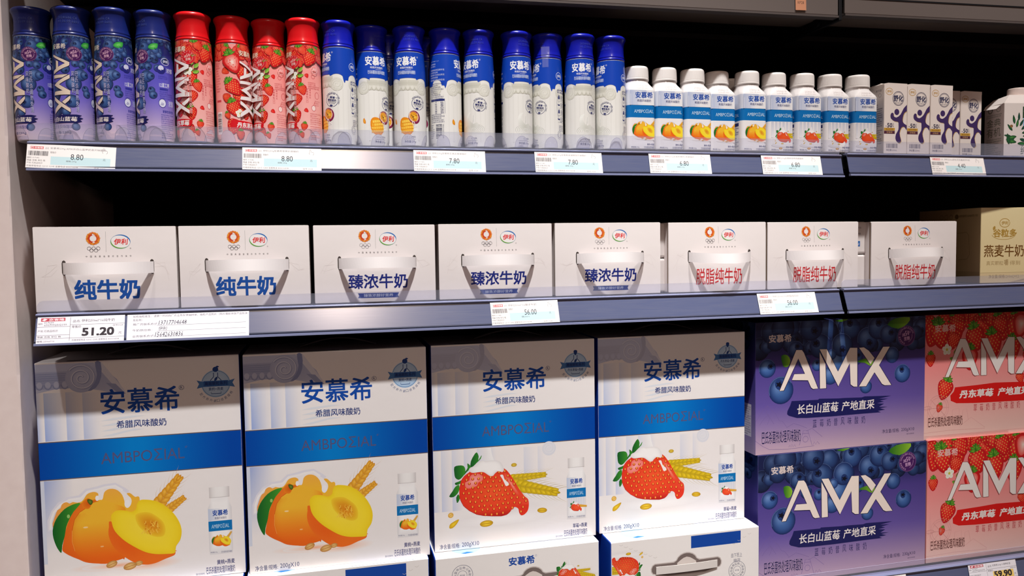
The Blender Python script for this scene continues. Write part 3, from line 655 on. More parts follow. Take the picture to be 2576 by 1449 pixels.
# blueberry sleeve (angles measured round the bottle)
def blueberry_art():
    A = Art('wrap'); rr = random.Random(4)
    def bg(x, y):
        if y > 92: return mixc((84, 80, 198), (26, 38, 108), (y-92)/24)
        if y > 55: return mixc((116, 104, 208), (84, 80, 198), (y-55)/37)
        return mixc((226, 202, 216), (116, 104, 208), (y-6)/49)
    A.grad(-CIRC, 1, CIRC, 133, 24, 22, bg)
    for d_, z, r, st in ((-60, 60, 15, None), (-70, 95, 13, 200), (-50, 40, 13, 250)):
        berry_blue(A, deg(d_), z, r, st, dk=.35)
    for i in range(150):
        d_ = rr.uniform(-180, 180); z = rr.uniform(104, 133) if abs(d_) < 130 else rr.uniform(112, 133)
        if 95 < abs(d_) and z < 114: continue
        berry_blue(A, deg(d_), z, rr.uniform(2.6, 5.2), rr.uniform(0, 360) if rr.random() < .5 else None, dk=rr.uniform(0, .6))
    for d_, z, r, st in ((-90, 80, 9, 40), (-64, 118, 7, 30), (-6.8, 124.3, 5, 20), (21, 97.4, 4.6, -90), (40.5, 96.5, 5, 300), (34.9, 83.9, 8, None), (47, 84, 5.2, 0), (14.9, 71.9, 9.5, None), (48.5, 66, 4.6, 120), (53, 60, 5.2, -40), (69, 94.9, 5, 0), (8.8, 49.5, 8.5, 200), (-8, 90, 6, 300), (-10, 36, 6, None), (56, 109, 4.5, -90), (44, 106, 4.5, 10), (16.4, 17, 5, None), (29.6, 122, 7.2, 160), (64, 118, 5, 80), (75, 112, 4, None), (14, 112, 5, None), (-30, 108, 6, 90)):
        berry_blue(A, deg(d_), z, r, st, dk=.12)
    A.blob([(deg(42), 121), (deg(50), 125.5), (deg(64), 127), (deg(73), 126.5), (deg(70), 121), (deg(56), 118.5)], lambda x, y, t: mixc((128, 220, 110), (40, 160, 60), t)); A.stroke([(deg(45), 122), (deg(70), 123)], .6, (180, 240, 150))
    A.push(0, 0); A.text('安慕希', deg(-55), 115.5, deg(-4), 122.5, (240, 228, 220), .015, res=2)
    badge50(A, deg(20), 109.8, 9.2, (76, 26, 92), (226, 176, 206), 'CHANGBAISHAN'); A.pop()
    A.push(deg(-54)-102*.36, 109+44*.352, .36, .352, 0); A.pop()
    A.push(deg(-54)-102*.355, 109.3+44.3*.352, 1, 1); A.T[-1] = (0, -.352, .355, 0, deg(-54)-102*.355, 109.3+44.3*.352); letters(A, (244, 224, 204), (30, 30, 76), 3.4); A.pop()
    for k, (s_, z, h) in enumerate((('风味酸奶', 87.3, 6.2), ('巴氏杀菌热处理', 87.5, 6.6))):
        A.vtext(s_, deg(13.4 if k == 0 else 23.5), z, 3.3, h, h+.9, (206, 206, 240), 0, out=((40, 44, 120), .03))
    A.poly([(deg(-100), 30), (deg(-40), 31.5), (deg(20), 32.5), (deg(34), 31.8), (deg(26), 29.5), (deg(38), 28), (deg(28), 26), (deg(34), 24), (deg(20), 21.8), (deg(-40), 21.5), (deg(-96), 21), (deg(-104), 25)], (22, 26, 92))
    A.text('长白山蓝莓', deg(-72), 23.6, deg(20), 29.6, (246, 236, 232), .02, slant=.1)
    A.text('蓝莓奶昔风味酸奶', deg(-80), 14.6, deg(10), 19.4, (50, 52, 130), 0, res=1); A.text('净含量:230g', deg(-70), 7.2, deg(2), 11.4, (50, 52, 120), 0, res=1)
    A.push(deg(26), 0)
    maker_oval(A, deg(68), 104.4, 5.6, 4.6, (214, 216, 250), (226, 228, 252))
    A.ell(deg(52), 93.5, 6.5, 4.6, (40, 44, 130)); A.ell(deg(53), 95.5, 3.6, 3.4, (222, 224, 250)); A.blob([(deg(41), 93), (deg(65), 93), (deg(60), 88.5), (deg(46), 88.5)], lambda x, y, t: (34, 38, 126)); A.text('浓郁', deg(70), 90, deg(96), 96.5, (206, 208, 248), .02, res=1)
    DB = (54, 56, 160)
    A.lines(deg(44), 85.5, deg(90), 2, 2.6, 2, DB, 5); A.text('12道工序', deg(46), 70.5, deg(80), 76.5, (222, 224, 250), .02, res=1); A.rect(deg(47), 66.5, deg(74), 69.5, DB)
    A.lines(deg(46), 65.4, deg(92), 4, 2.7, 2, DB, 6); A.ell(deg(54), 50, 4.6, 5.6, (232, 234, 252)); A.ring(deg(54), 50, 4.6, .6, DB, ry=5.6); A.text('-50', deg(48), 47, deg(58), 50.5, DB, 0, res=1); A.text('浓醇', deg(74), 46, deg(96), 54, (206, 208, 248), .02, res=1)
    A.text('新鲜牧场奶源', deg(54), 37, deg(92), 41, DB, .02, res=1); A.lines(deg(48), 35.5, deg(95), 12, 2.7, 2, DB, 8)
    A.rect(deg(112), 14, deg(150), 50, (244, 242, 246)); A.barcode(deg(116), 18, deg(146), 46, horiz=True)
    A.pop(); arcs(A, (206, 186, 214)); return A
def strawberry_art():
    A = Art('wrap'); rr = random.Random(9)
    A.grad(-CIRC, 1, CIRC, 133, 24, 14, lambda x, y: mixc((250, 196, 190), (250, 158, 152), y/100))
    for i in range(46):
        d_ = -180+360*i/46+rr.uniform(-4, 4); berry_red(A, deg(d_), rr.uniform(116, 132), rr.uniform(8, 10), rr.uniform(-60, 60), calyx=False, dim=.12)
    for i in range(16): berry_red(A, deg(rr.uniform(-180, 180)), rr.uniform(122, 131), 8, rr.uniform(-30, 30), dim=.05)
    for a in ((-8, 117, 10.5, 170, 1), (44, 116, 12, -20, 1), (22, 126, 8, 30, 1), (-3, 84, 11.5, 10, 1), (19, 73, 8, 15, 1), (-1, 60, 9.5, -15, 0), (-5, 38, 10, 10, 1), (22, 23, 6, -10, 1), (-10, 16, 9, 30, 1), (-52, 96, 14, 0, 0), (-60, 64, 13, 40, 0), (-45, 43, 11, 0, 0),
              (-84, 75, 13, 40, 1), (-107, 61, 7, 0, 0), (-84, 47, 12, 20, 1), (-105, 37, 5, 20, 1), (-86, 23, 12, -20, 0), (-66, 12, 7, 0, 1), (-110, 96, 6, 60, 0), (10, 112, 9, 200, 0), (34, 92, 3.5, 20, 0), (30, 45, 3.5, 50, 0), (12, 108, 6, 20, 1), (14, 12, 4.5, 20, 1)):
        berry_red(A, deg(a[0]), a[1], a[2], a[3], calyx=bool(a[4]), seeds=a[2] > 4, dim=0)
    berry_red(A, deg(-86), 108, 15.5, 20, cut=True)
    flower(A, deg(-12), 93.2, 6.5); flower(A, deg(-66), 40, 6)
    for x, y, a in ((2, 100, 0), (8, 96, -40), (4, 90, -70)): A.push(deg(x), y, 1, 1, a); leaf(A, [(0, 0), (2.4, 4), (0, 9), (-2.4, 4)], (90, 160, 40), (170, 214, 90)); A.pop()
    A.text('安慕希', deg(-64), 117.5, deg(-16), 125, (250, 240, 214), .015, res=2, out=((206, 60, 60), .02))
    badge50(A, deg(-9), 109.9, 9.2, (214, 26, 40), (252, 196, 190), 'DANDONG')
    A.push(0, 0); A.T[-1] = (0, -.352, .355, 0, deg(-66)-102*.355, 110.5+44.3*.352); letters(A, (246, 240, 238), (178, 60, 66), 3.0); A.pop()
    A.vtext('巴氏杀菌热处理', deg(-4), 87, 3.4, 6.4, 7.3, (250, 214, 208), 0, out=((196, 40, 50), .025)); A.vtext('风味酸奶', deg(-16), 87, 3.8, 6, 7, (250, 214, 208), 0, out=((196, 40, 50), .025))
    A.poly([(deg(-92), 31), (deg(-14), 29.5), (deg(-1), 28), (deg(-3), 23), (deg(-8), 20), (deg(-92), 19), (deg(-100), 25)], (220, 22, 34)); A.text('丹东草莓', deg(-78), 21, deg(-12), 28.4, (252, 240, 236), .03, slant=.1)
    maker_oval(A, deg(60), 100.9, 4.6, 5.2, (250, 206, 202), (250, 214, 210))
    DR = (206, 62, 74)
    A.ring(deg(56), 91, 2.6, .5, DR); A.lines(deg(38), 83.5, deg(82), 4, 2.5, 2, DR, 5); A.vtext('饱满果粒口口', deg(34), 75, 2.6, 2.8, 3.4, DR); A.vtext('真材实料', deg(44), 74, 2.4, 2.8, 3.4, DR)
    A.ring(deg(70), 66, 3.4, .6, DR, ry=4.6); A.lines(deg(60), 59, deg(90), 3, 2.7, 2, DR, 7); A.ell(deg(56), 48.5, 3.2, 3.8, (250, 222, 216)); A.ring(deg(56), 48.5, 3.2, .6, DR, ry=3.8); A.stroke([(deg(56), 52), (deg(60), 57)], .6, DR)
    A.lines(deg(42), 41.5, deg(88), 6, 2.8, 2, DR, 8); A.lines(deg(42), 24, deg(88), 4, 2.7, 2, DR, 9); A.lines(deg(42), 12, deg(80), 3, 2.5, 1.8, DR, 10)
    A.rect(deg(-150), 12, deg(-126), 42, (250, 246, 246)); A.barcode(deg(-147), 15, deg(-130), 40, horiz=True); A.text('6907992514', deg(-129), 14, deg(-126.5), 40, (40, 30, 30), res=1)
    A.lines(deg(-150), 108, deg(-128), 12, 3.4, 2.2, DR, 12); A.rect(deg(-150), 55, deg(-128), 58, DR)
    arcs(A, (246, 206, 206)); return A
def greek_art(kind):
    A = Art('wrap')
    CR = (236, 234, 224); GR = (196, 194, 178); BG = (14, 70, 186)
    A.grad(-CIRC, 1, CIRC, 133, 24, 1, lambda x, y: (240, 238, 232))
    for i in range(20):
        x = -CIRC+2*CIRC*i/20; A.grad(x+.6, 8, x+2.4, 76, 1, 1, lambda X, Y: mixc((240, 238, 232), (226, 224, 217), .35))
    # fluted capitals: wave boundary between white and blue
    top = []
    def wave(d_):
        for c in (-130, -70, 37, 97):
            q = (d_-c)/(24 if c in (-70, 37) else 19)
            if abs(q) < 1: return 90+6.5*math.sqrt(1-q*q)*1.0
        if -70 < d_ < 37: return 95+1.2*math.sin(R((d_+70)/107*180))
        return 88 if (d_ < -92 or d_ > 59) else 90
    pts = []
    for i in range(145):
        d_ = -180+2.5*i
        y = wave(d_)
        for c in (-70, 37):   # pinch beside the volutes
            e = d_-c if c == 37 else c-d_
            if 22 < e < 32: y = min(y, 90-7*(1-abs((e-27)/5)))
        pts.append((deg(d_), y))
    WV = []; WF = []
    for i in range(144):
        (x0, y0), (x1, y1) = pts[i], pts[i+1]
        WV += [(x0, y0), (x1, y1), (x1, 133), (x0, 133)]; WF.append((4*i, 4*i+1, 4*i+2, 4*i+3))
    A.add(WV, WF, BG)
    capital(A, deg(-56), deg(24), 94, 13, (CR, GR))
    for c in (-130, -70, 37, 97):
        volute(A, deg(c), 82.5, 9.2 if c in (-70, 37) else 7.4, (CR, GR))
    A.text('安慕希', deg(-62), 113.5, deg(18), 127, (250, 250, 252), .025, res=2); A.ring(deg(22), 126, 1.0, .35, WH, n=10)
    A.text('希腊风味酸奶', deg(-44), 109.2, deg(3), 112.2, (236, 238, 250), .01, res=1); A.stroke([(deg(-25), 108), (deg(-3), 108)], .3, WH)
    A.text('巴氏杀菌热处理风味酸奶', deg(-52), 101.6, deg(12), 106.6, (140, 166, 226), 0, res=1, out=((236, 240, 252), .03))
    # round seal
    x, y, r = deg(19), 60.5, 9.0
    A.ring(x, y, r, .6, NAVY, a0=60, a1=390); A.arctext('PREMIUM DRINKING FLAVORED YOGURT', x, y, r+1.4, 140, -30, 1.1, 1.5, NAVY)
    A.push(x, y, 1, 1, -10); A.text('高端', -3.6, 2.4, 3.6, 5.6, NAVY, .02, res=1); A.text('畅饮系列', -6.4, -1.8, 6.4, 1.8, NAVY, .02, res=1); A.stroke([(-6.6, -2.6), (6.6, -2.6)], .3, NAVY); A.text('浓郁·丝滑·鲜醇', -5, -4.9, 5, -3.5, NAVY, 0, res=1); A.poly([(-2.5, -7), (0, -6), (2.6, -7), (0, -8.2)], NAVY, 2)
    A.stroke([(-7, 4), (-4.4, 4)], .35, NAVY); A.stroke([(4.4, 4), (7, 4)], .35, NAVY); A.pop()
    if kind == 'mango':
        for i in range(14): a = R(26*i+8); A.stroke([(deg(-20)+9*math.cos(a), 28+9*math.sin(a)), (deg(-20)+15*math.cos(a+.2), 28+15*math.sin(a+.2))], .9, (214, 212, 204), taper=True)
        A.blob([(deg(-47), 33), (deg(-44), 23), (deg(-32), 17), (deg(-12), 16), (deg(0), 22), (deg(-1), 33), (deg(-14), 39), (deg(-30), 41), (deg(-42), 39)], lambda X, Y, t: mixc((252, 180, 40), (238, 140, 20), t))
        for i in range(6):
            for j in range(4):
                X, Y = deg(-40+i*7.4)+j*.5, 21+j*4.6+i*.3
                A.poly([(X-1.2, Y-1.7), (X+1.3, Y-1.9), (X+1.5, Y+1.7), (X-1.2, Y+1.9)], lambda a, b: mixc((252, 190, 60), (255, 214, 90), (b-20)/16)); A.stroke([(X-1.4, Y-2.1), (X+1.6, Y-2.2)], .35, (222, 120, 10))
        A.ell(deg(5), 41, 8.4, 9.6, n=24, rot=20, fn=lambda X, Y, t: mixc((170, 40, 80), (130, 24, 70), t)); A.ell(deg(3), 42, 7.0, 8.2, (246, 206, 176), n=24, rot=20)
        A.ell(deg(3), 42, 5.6, 6.8, n=24, rot=20, fn=lambda X, Y, t: mixc((246, 190, 50), (232, 148, 30), t)); rr = random.Random(3)
        for i in range(16): a = rr.random()*6.28; q = rr.random()*4.6; A.ell(deg(3)+q*math.cos(a), 42+q*1.15*math.sin(a), .9, .6, rr.choice(((250, 214, 90), (190, 100, 20), (120, 70, 30))), n=8, rot=rr.random()*180)
        for X in (-.6, 1.4): A.stroke([(deg(-1)+X, 35), (deg(3)+X*2, 29), (deg(12)+X*2, 27)], 1.0, (250, 248, 240), taper=True)
        A.blob([(deg(-70), 40), (deg(-64), 36), (deg(-64), 32), (deg(-72), 33), (deg(-74), 37)], lambda X, Y, t: mixc((250, 180, 40), (226, 130, 20), t))
        nm = '芒果百香果味'
    else:
        for k in range(5): A.ring(deg(-4), 26, 16-k*2.6, .9, (214, 213, 204), ry=7.5-k*1.2); A.ring(deg(-4), 25.4, 15-k*2.6, .5, (250, 250, 246), ry=7-k*1.1)
        A.field([(deg(-34), 42), (deg(-28), 49), (deg(-14), 51), (deg(-22), 45), (deg(-16), 38), (deg(-4), 34), (deg(8), 36), (deg(14), 32), (deg(4), 25), (deg(-14), 25), (deg(-28), 31)], lambda X, Y: mixc((208, 208, 198), (246, 246, 240), math.hypot(X-deg(-8), (Y-31))/16), 2)
        A.stroke([(deg(-2), 46), (deg(-6), 34)], 1.6, (212, 212, 204)); A.stroke([(deg(-1), 46), (deg(-5), 34)], .8, (250, 250, 248))
        nm = '原味'
    A.text(nm, deg(-30 if kind == 'mango' else -14), 11.6, deg(8), 14.6, NAVY, 0, res=1); A.stroke([(deg(-32), 10), (deg(9), 10)], .3, NAVY); A.text('净含量:230g', deg(-32), 4.4, deg(10), 8.4, NAVY, 0, res=1)
    # side panel with icons
    maker_oval(A, deg(96), 107.5, 5.4, 5.4, (236, 240, 252), (240, 244, 252))
    A.ring(deg(108), 64, 9.5, .35, NAVY, ry=24, n=32)
    A.rect(deg(88), 82.5, deg(128), 87.5, NAVY); A.text('高端畅饮酸奶', deg(90), 83.6, deg(126), 86.6, WH, .01, res=1)
    for k in range(4):
        yy = 76-k*10.5
        if k % 2: A.ell(deg(95), yy, 2.6, 1.8, NAVY, n=12); A.ell(deg(95), yy+1, 1.6, .8, (240, 238, 232), n=10); A.ell(deg(95), yy+4, .6, .6, NAVY, n=8)
        else: A.blob([(deg(91), yy-2), (deg(99), yy-2), (deg(99.5), yy+1), (deg(96), yy+4), (deg(92), yy+2)], lambda X, Y, t: NAVY, rings=1)
        A.lines(deg(104), yy+3, deg(124), 3, 2.3, 1.8, NAVY, 20+k); A.stroke([(deg(90), yy-5), (deg(126), yy-5)], .25, NAVY)
    A.lines(deg(94), 35, deg(122), 4, 2.4, 1.8, NAVY, 31); A.ring(deg(97), 20.5, 4.2, .35, NAVY, ry=6); A.ring(deg(97), 20.5, 2.6, .5, NAVY, ry=3.8)
    # back panel: ingredients, table, bar code
    A.lines(deg(-160), 124, deg(-118), 3, 3.4, 2.4, (214, 222, 246), 41); A.lines(deg(-160), 112, deg(-100), 5, 3.6, 2.6, (214, 222, 246), 42)
    A.lines(deg(-160), 92, deg(-104), 9, 2.7, 2.1, NAVY, 43); A.rect(deg(-160), 66, deg(-100), 69, NAVY); A.stroke([(deg(-100), 66), (deg(-100), 48)], .35, NAVY); A.vtext('能量蛋白脂肪钠', deg(-110), 65, 5, 2, 2.5, NAVY); A.vtext('千焦克克克毫克', deg(-134), 65, 4, 2, 2.5, NAVY)
    A.lines(deg(-160), 48, deg(-102), 5, 2.7, 2.1, NAVY, 45); A.barcode(deg(-136), 12, deg(-112), 33, horiz=True, col=(40, 50, 90)); A.text('6907992515', deg(-110), 12, deg(-105), 33, (40, 50, 90), res=1); A.lines(deg(-164), 33, deg(-142), 7, 3, 2.1, NAVY, 47)
    arcs(A, (230, 228, 230)); return A
blue_b = tall_bottle('yogurt_bottle', blueberry_art(), (26, 42, 120), ('20240606 C4', '01:36:09 6601'))
red_b = tall_bottle('yogurt_bottle', strawberry_art(), (226, 20, 28))
mango_b = tall_bottle('yogurt_bottle', greek_art('mango'), (14, 26, 176), ('20240607 C4', '13:05:11 4101'))
plain_b = tall_bottle('yogurt_bottle', greek_art('plain'), (14, 26, 170), ('20240604 C4', '01:22:50 4101'))
used = set()
def put(proto, loc, rz, label, cat, group):
    o = proto if proto.name not in used else copy_tree(proto)
    used.add(proto.name); o.location = loc; o.rotation_euler = (0, 0, R(rz)); tag(o, label, cat, group); return o
ZS = .2217
GB_ = 'tall drinking yogurt bottles on the top shelf'
TB = [
 (blue_b, .0030, .0158, -15, 'navy capped blueberry yogurt bottle nearest the plaster wall, first of the row'),
 (blue_b, .0530, .0035, 0, 'navy capped blueberry bottle with its letter column facing out, second from the wall'),
 (blue_b, .1035, -.0010, -30, 'third navy capped blueberry bottle from the wall, green leaf near its centre'),
 (blue_b, .1520, .0005, -49, 'navy capped blueberry bottle touching the first red capped bottle'),
 (red_b, .2015, -.0005, 0, 'red capped strawberry bottle beside the navy capped ones, white blossom at centre left'),
 (red_b, .2505, .0080, 90, 'red capped strawberry bottle turned to show a halved berry and a bar code'),
 (red_b, .2985, .0137, -20, 'red capped strawberry bottle set slightly back, third of the red four'),
 (red_b, .3446, -.0005, -24, 'red capped strawberry bottle next to the first royal blue capped bottle'),
 (mango_b, .3925, .0011, -47, 'royal blue capped passion fruit bottle touching the last red capped bottle'),
 (mango_b, .4391, .0173, 35, 'royal blue capped mango bottle with its fruit picture turned to the right side'),
 (mango_b, .4925, .0091, 3, 'royal blue capped bottle showing mango and passion fruit squarely to the front'),
 (mango_b, .5453, .0113, 88, 'royal blue capped mango bottle turned to its ingredient table and bar code'),
 (plain_b, .5948, .0081, -29, 'royal blue capped plain yogurt bottle left of the gap in the row'),
 (plain_b, .6520, .0056, 23, 'royal blue capped plain yogurt bottle right of the gap in the row'),
 (plain_b, .7010, .0094, -65, 'royal blue capped plain bottle turned to its icon panel, shiny clear seal on cap'),
 (plain_b, .7501, .0021, 13, 'royal blue capped plain bottle, yogurt splash in front, second left of the white bottles'),
 (plain_b, .8004, .0036, -59, 'royal blue capped plain bottle directly beside the first small white bottle')]
for p, x, y, rz, lab in TB:
    o = put(p, (x, y+.0235-.0235, ZS), rz, lab, 'yogurt bottle', GB_)
    o.location.y = y+.012
    if 'shiny clear seal' in lab:
        bm = bmesh.new(); n = 8
        for zz0, zz1, ww in ((.1200, .1345, .20), (.1345, .1500, .28)):
            for i in range(n):
                a0 = -ww+2*ww*i/n; a1 = -ww+2*ww*(i+1)/n
                bm.faces.new([bm.verts.new(((.0228+.0003*math.sin(a*20))*math.sin(a), -(.0228+.0003*math.sin(a*20))*math.cos(a), z)) for a, z in ((a0, zz0), (a1, zz0), (a1, zz1), (a0, zz1))])
        s_ = bm_obj('seal_film', bm, clear_mat('seal_film', (240, 240, 255), .12, .05), o); s_.rotation_euler = (0, 0, R(42)); s_['label'] = 'shiny clear tamper seal'
put(mango_b, (.4665, .0700, ZS), -15, 'royal blue capped mango bottle standing behind, seen between two mango bottles', 'yogurt bottle', GB_)
put(mango_b, (.5280, .0730, ZS), -40, 'royal blue capped bottle standing behind the bar coded mango bottle', 'yogurt bottle', GB_)

# ================================================================= small square white bottles
def rrect(hw, rc, n=6):
    P = []
    for q, (sx, sy) in enumerate(((1, 1), (-1, 1), (-1, -1), (1, -1))):
        for i in range(n+1):
            a = R(90*q+90*i/n); P.append((sx*(hw-rc)+rc*math.cos(a), sy*(hw-rc)+rc*math.sin(a)))
    return P
def loft(secs, cfn, mat='wrap', n=6):
    V = []; Fc = []; C = []; N = []; L = 4*(n+1)
    for si, (z, hw, rc) in enumerate(secs):
        P = rrect(hw, rc, n)
        a = secs[max(0, si-1)]; b = secs[min(len(secs)-1, si+1)]; dz = (b[0]-a[0]) or 1e-6; sl = -(b[1]-a[1])/dz if abs(dz) > .01 else 0
        for i, (x, y) in enumerate(P):
            ang = R(90*(i//(n+1))+90*(i % (n+1))/n); nn = Vector((math.cos(ang), math.sin(ang), max(-3, min(3, sl)))).normalized()
            V.append((x*.001, y*.001, z*.001)); C.append(lin(cfn(z, si))); N.append(tuple(nn))
    for s_ in range(len(secs)-1):
        for i in range(L): Fc.append((s_*L+i, s_*L+(i+1) % L, (s_+1)*L+(i+1) % L, (s_+1)*L+i))
    k = len(V); z, hw, rc = secs[-1]
    for x, y in rrect(hw, rc, n): V.append((x*.001, y*.001, z*.001)); C.append(lin(cfn(z, len(secs)-1))); N.append((0, 0, 1))
    Fc.append(tuple(range(k, k+L)))
    return V, Fc, C, [MI[mat]]*len(Fc), N
def small_bottle(kind):
    t = empty('yogurt_bottle_small', (0, 0, 0)); hw = 23.2
    LB = (222, 226, 238)
    secs = [(0, 20.5, 7), (1, 22.6, 7), (3, hw, 6.5), (50, hw, 6.5), (50.02, hw, 6.5), (69, hw, 6.5), (69.02, hw, 6.5), (92, hw, 6.5), (92.02, hw, 6.5), (93, hw-.2, 7), (96, 22.4, 9), (104, 19.4, 17.5), (106, 18.8, 18.7), (109, 18.4, 18.35)]
    def cf(z, i): return (0, 112, 184) if i in (4, 5) else (WH if i < 4 or i > 7 else LB)
    body = loft(secs, cf)
    A = Art('wrap'); W_ = 46.4
    A.push(0, 0)
    A.grad(3.5, 69, 25, 92, 6, 1, lambda x, y: mixc((188, 198, 224), (236, 236, 242), (x-4)/20)); A.grad(25, 69, 43, 92, 1, 1, lambda x, y: (240, 239, 240))
    for k in range(3): A.grad(4+k*5, 69, 6+k*5, 86, 1, 1, lambda x, y: (206, 212, 230))
    A.poly([(12, 92), (30, 92), (36, 84), (30, 88)], (204, 210, 228))
    A.text('安慕希', 12.5, 79.5, 41, 89.3, BLU, .02, res=2); A.ring(42.3, 89, .8, .25, BLU, n=8); A.text('希腊风味酸奶', 15.5, 73.8, 38.5, 77.8, NAVY, .01, res=1)
    A.text('AMBPOΣIAL', 10.3, 57, 42, 62.6, (206, 232, 250), .0, res=2)
    if kind == 'peach':
        A.push(4.0, 10.5, .244, .25); peach(A, True); A.pop()
    else:
        for k in range(6): A.grad(5+k*6.6, 24, 9.4+k*6.6, 49.8, 1, 1, lambda x, y: mixc((240, 238, 240), (206, 208, 220), (y-24)/26))
        A.ell(25, 12, 20, 4, (226, 222, 224), n=24); A.push(6.4, 6, .235, .235); strawberry_big(A, True); A.pop()
        oat(A, 22, 7, 3.2, 1.8, 0)
    A.text('黄桃+燕麦' if kind == 'peach' else '草莓+燕麦', 31.5, 7.6, 43.6, 10.6, NAVY, .01, res=1); A.text('巴氏杀菌热处理风味酸奶', 26.5, 3, 43.6, 6.2, NAVY, 0, res=1); A.text('净含量:200g', 5, 3, 18.5, 6, NAVY, 0, res=1)
    A.pop()
    front = bake(A, fl((-.0232, -.0232, 0), (1, 0, 0), (0, 0, 1)), (3.0, 1, 43.6, 92))
    S = Art('wrap'); S.rect(8, 42, 38, 47, NAVY); S.lines(8, 40, 38, 12, 3.2, 2.3, NAVY, 3); S.text('AMBPOΣIAL', 9, 57, 38, 62, (206, 232, 250), 0, res=1)
    side = bake(S, fl((-.0232, .0232, 0), (0, -1, 0), (0, 0, 1)), (3, 1, 43.6, 92))
    D = Art('wrap'); D.text('20240621 B1', -8, 98, 10, 100.6, (214, 202, 200), 0, res=1); D.text('16:30:35 0601', -8, 94.4, 11, 97, (214, 202, 200), 0, res=1)
    code = bake(D, lambda x, y, z: ((x*.001, -(.0225-.0036*max(0, (y-96)/8))-.0004, y*.001), (0, -.9, .43)))
    mesh_obj('body', make_mesh('body', [body, front, side, code]), t)
    V = []; Fc = []; C = []; N = []; n = 120; P = [(18.6, 109), (19.6, 109.2), (19.7, 111.5), (19.3, 112), (19.3, 112.6), (19.5, 113), (19.2, 126), (18.8, 128.5), (17.6, 130.2), (15, 130.8), (.01, 130.9)]
    for i, (r, z) in enumerate(P):
        a = P[max(0, i-1)]; b = P[min(len(P)-1, i+1)]; dr, dz = b[0]-a[0], b[1]-a[1]; l = math.hypot(dr, dz) or 1
        for k in range(n):
            q = r-(.22 if (k % 2 and 5 <= i <= 6) else 0); th = 2*math.pi*k/n; V.append((q*.001*math.cos(th), q*.001*math.sin(th), z*.001)); C.append(lin((246, 240, 236))); N.append((math.cos(th+(.25 if k % 2 else -.25)*(5 <= i <= 6))*dz/l, math.sin(th+(.25 if k % 2 else -.25)*(5 <= i <= 6))*dz/l, -dr/l))
    for i in range(len(P)-1):
        for k in range(n): Fc.append((i*n+k, i*n+(k+1) % n, (i+1)*n+(k+1) % n, (i+1)*n+k))
    mesh_obj('cap', make_mesh('cap', [(V, Fc, C, [MI['gcap']]*len(Fc), N)]), t); return t
sp = small_bottle('peach'); ss = small_bottle('straw')
GS = 'small square white yogurt bottles on the top shelf'
SB = [(sp, .8484, .0055, 'small white peach yogurt bottle beside the last royal blue capped bottle'), (sp, .8969, .0065, 'small white peach yogurt bottle, second after the tall bottles'),
 (sp, .9453, .0068, 'small white peach yogurt bottle in the middle of the five peach ones'), (sp, .9925, .0150, 'small white peach bottle pushed slightly back, a spare cap peeking out behind it'),
 (sp, 1.0414, .0045, 'small white peach bottle beside the first small strawberry bottle'), (ss, 1.0925, .0076, 'small white strawberry bottle beside the last small peach bottle'),
 (ss, 1.1425, .0035, 'small white strawberry bottle, second of the strawberry four'), (ss, 1.1935, .0015, 'small white strawberry bottle standing over the gap between the two price rails'),
 (ss, 1.2440, -.0025, 'small white strawberry bottle beside the purple figure milk bricks')]
for p, x, y, lab in SB: put(p, (x, y+.0232, .2224), random.uniform(-2, 2), lab, 'small yogurt bottle', GS)
put(sp, (1.0430, .0860, .2224), 0, 'small white bottle almost hidden behind the peach bottles, only its cap showing', 'small yogurt bottle', GS)

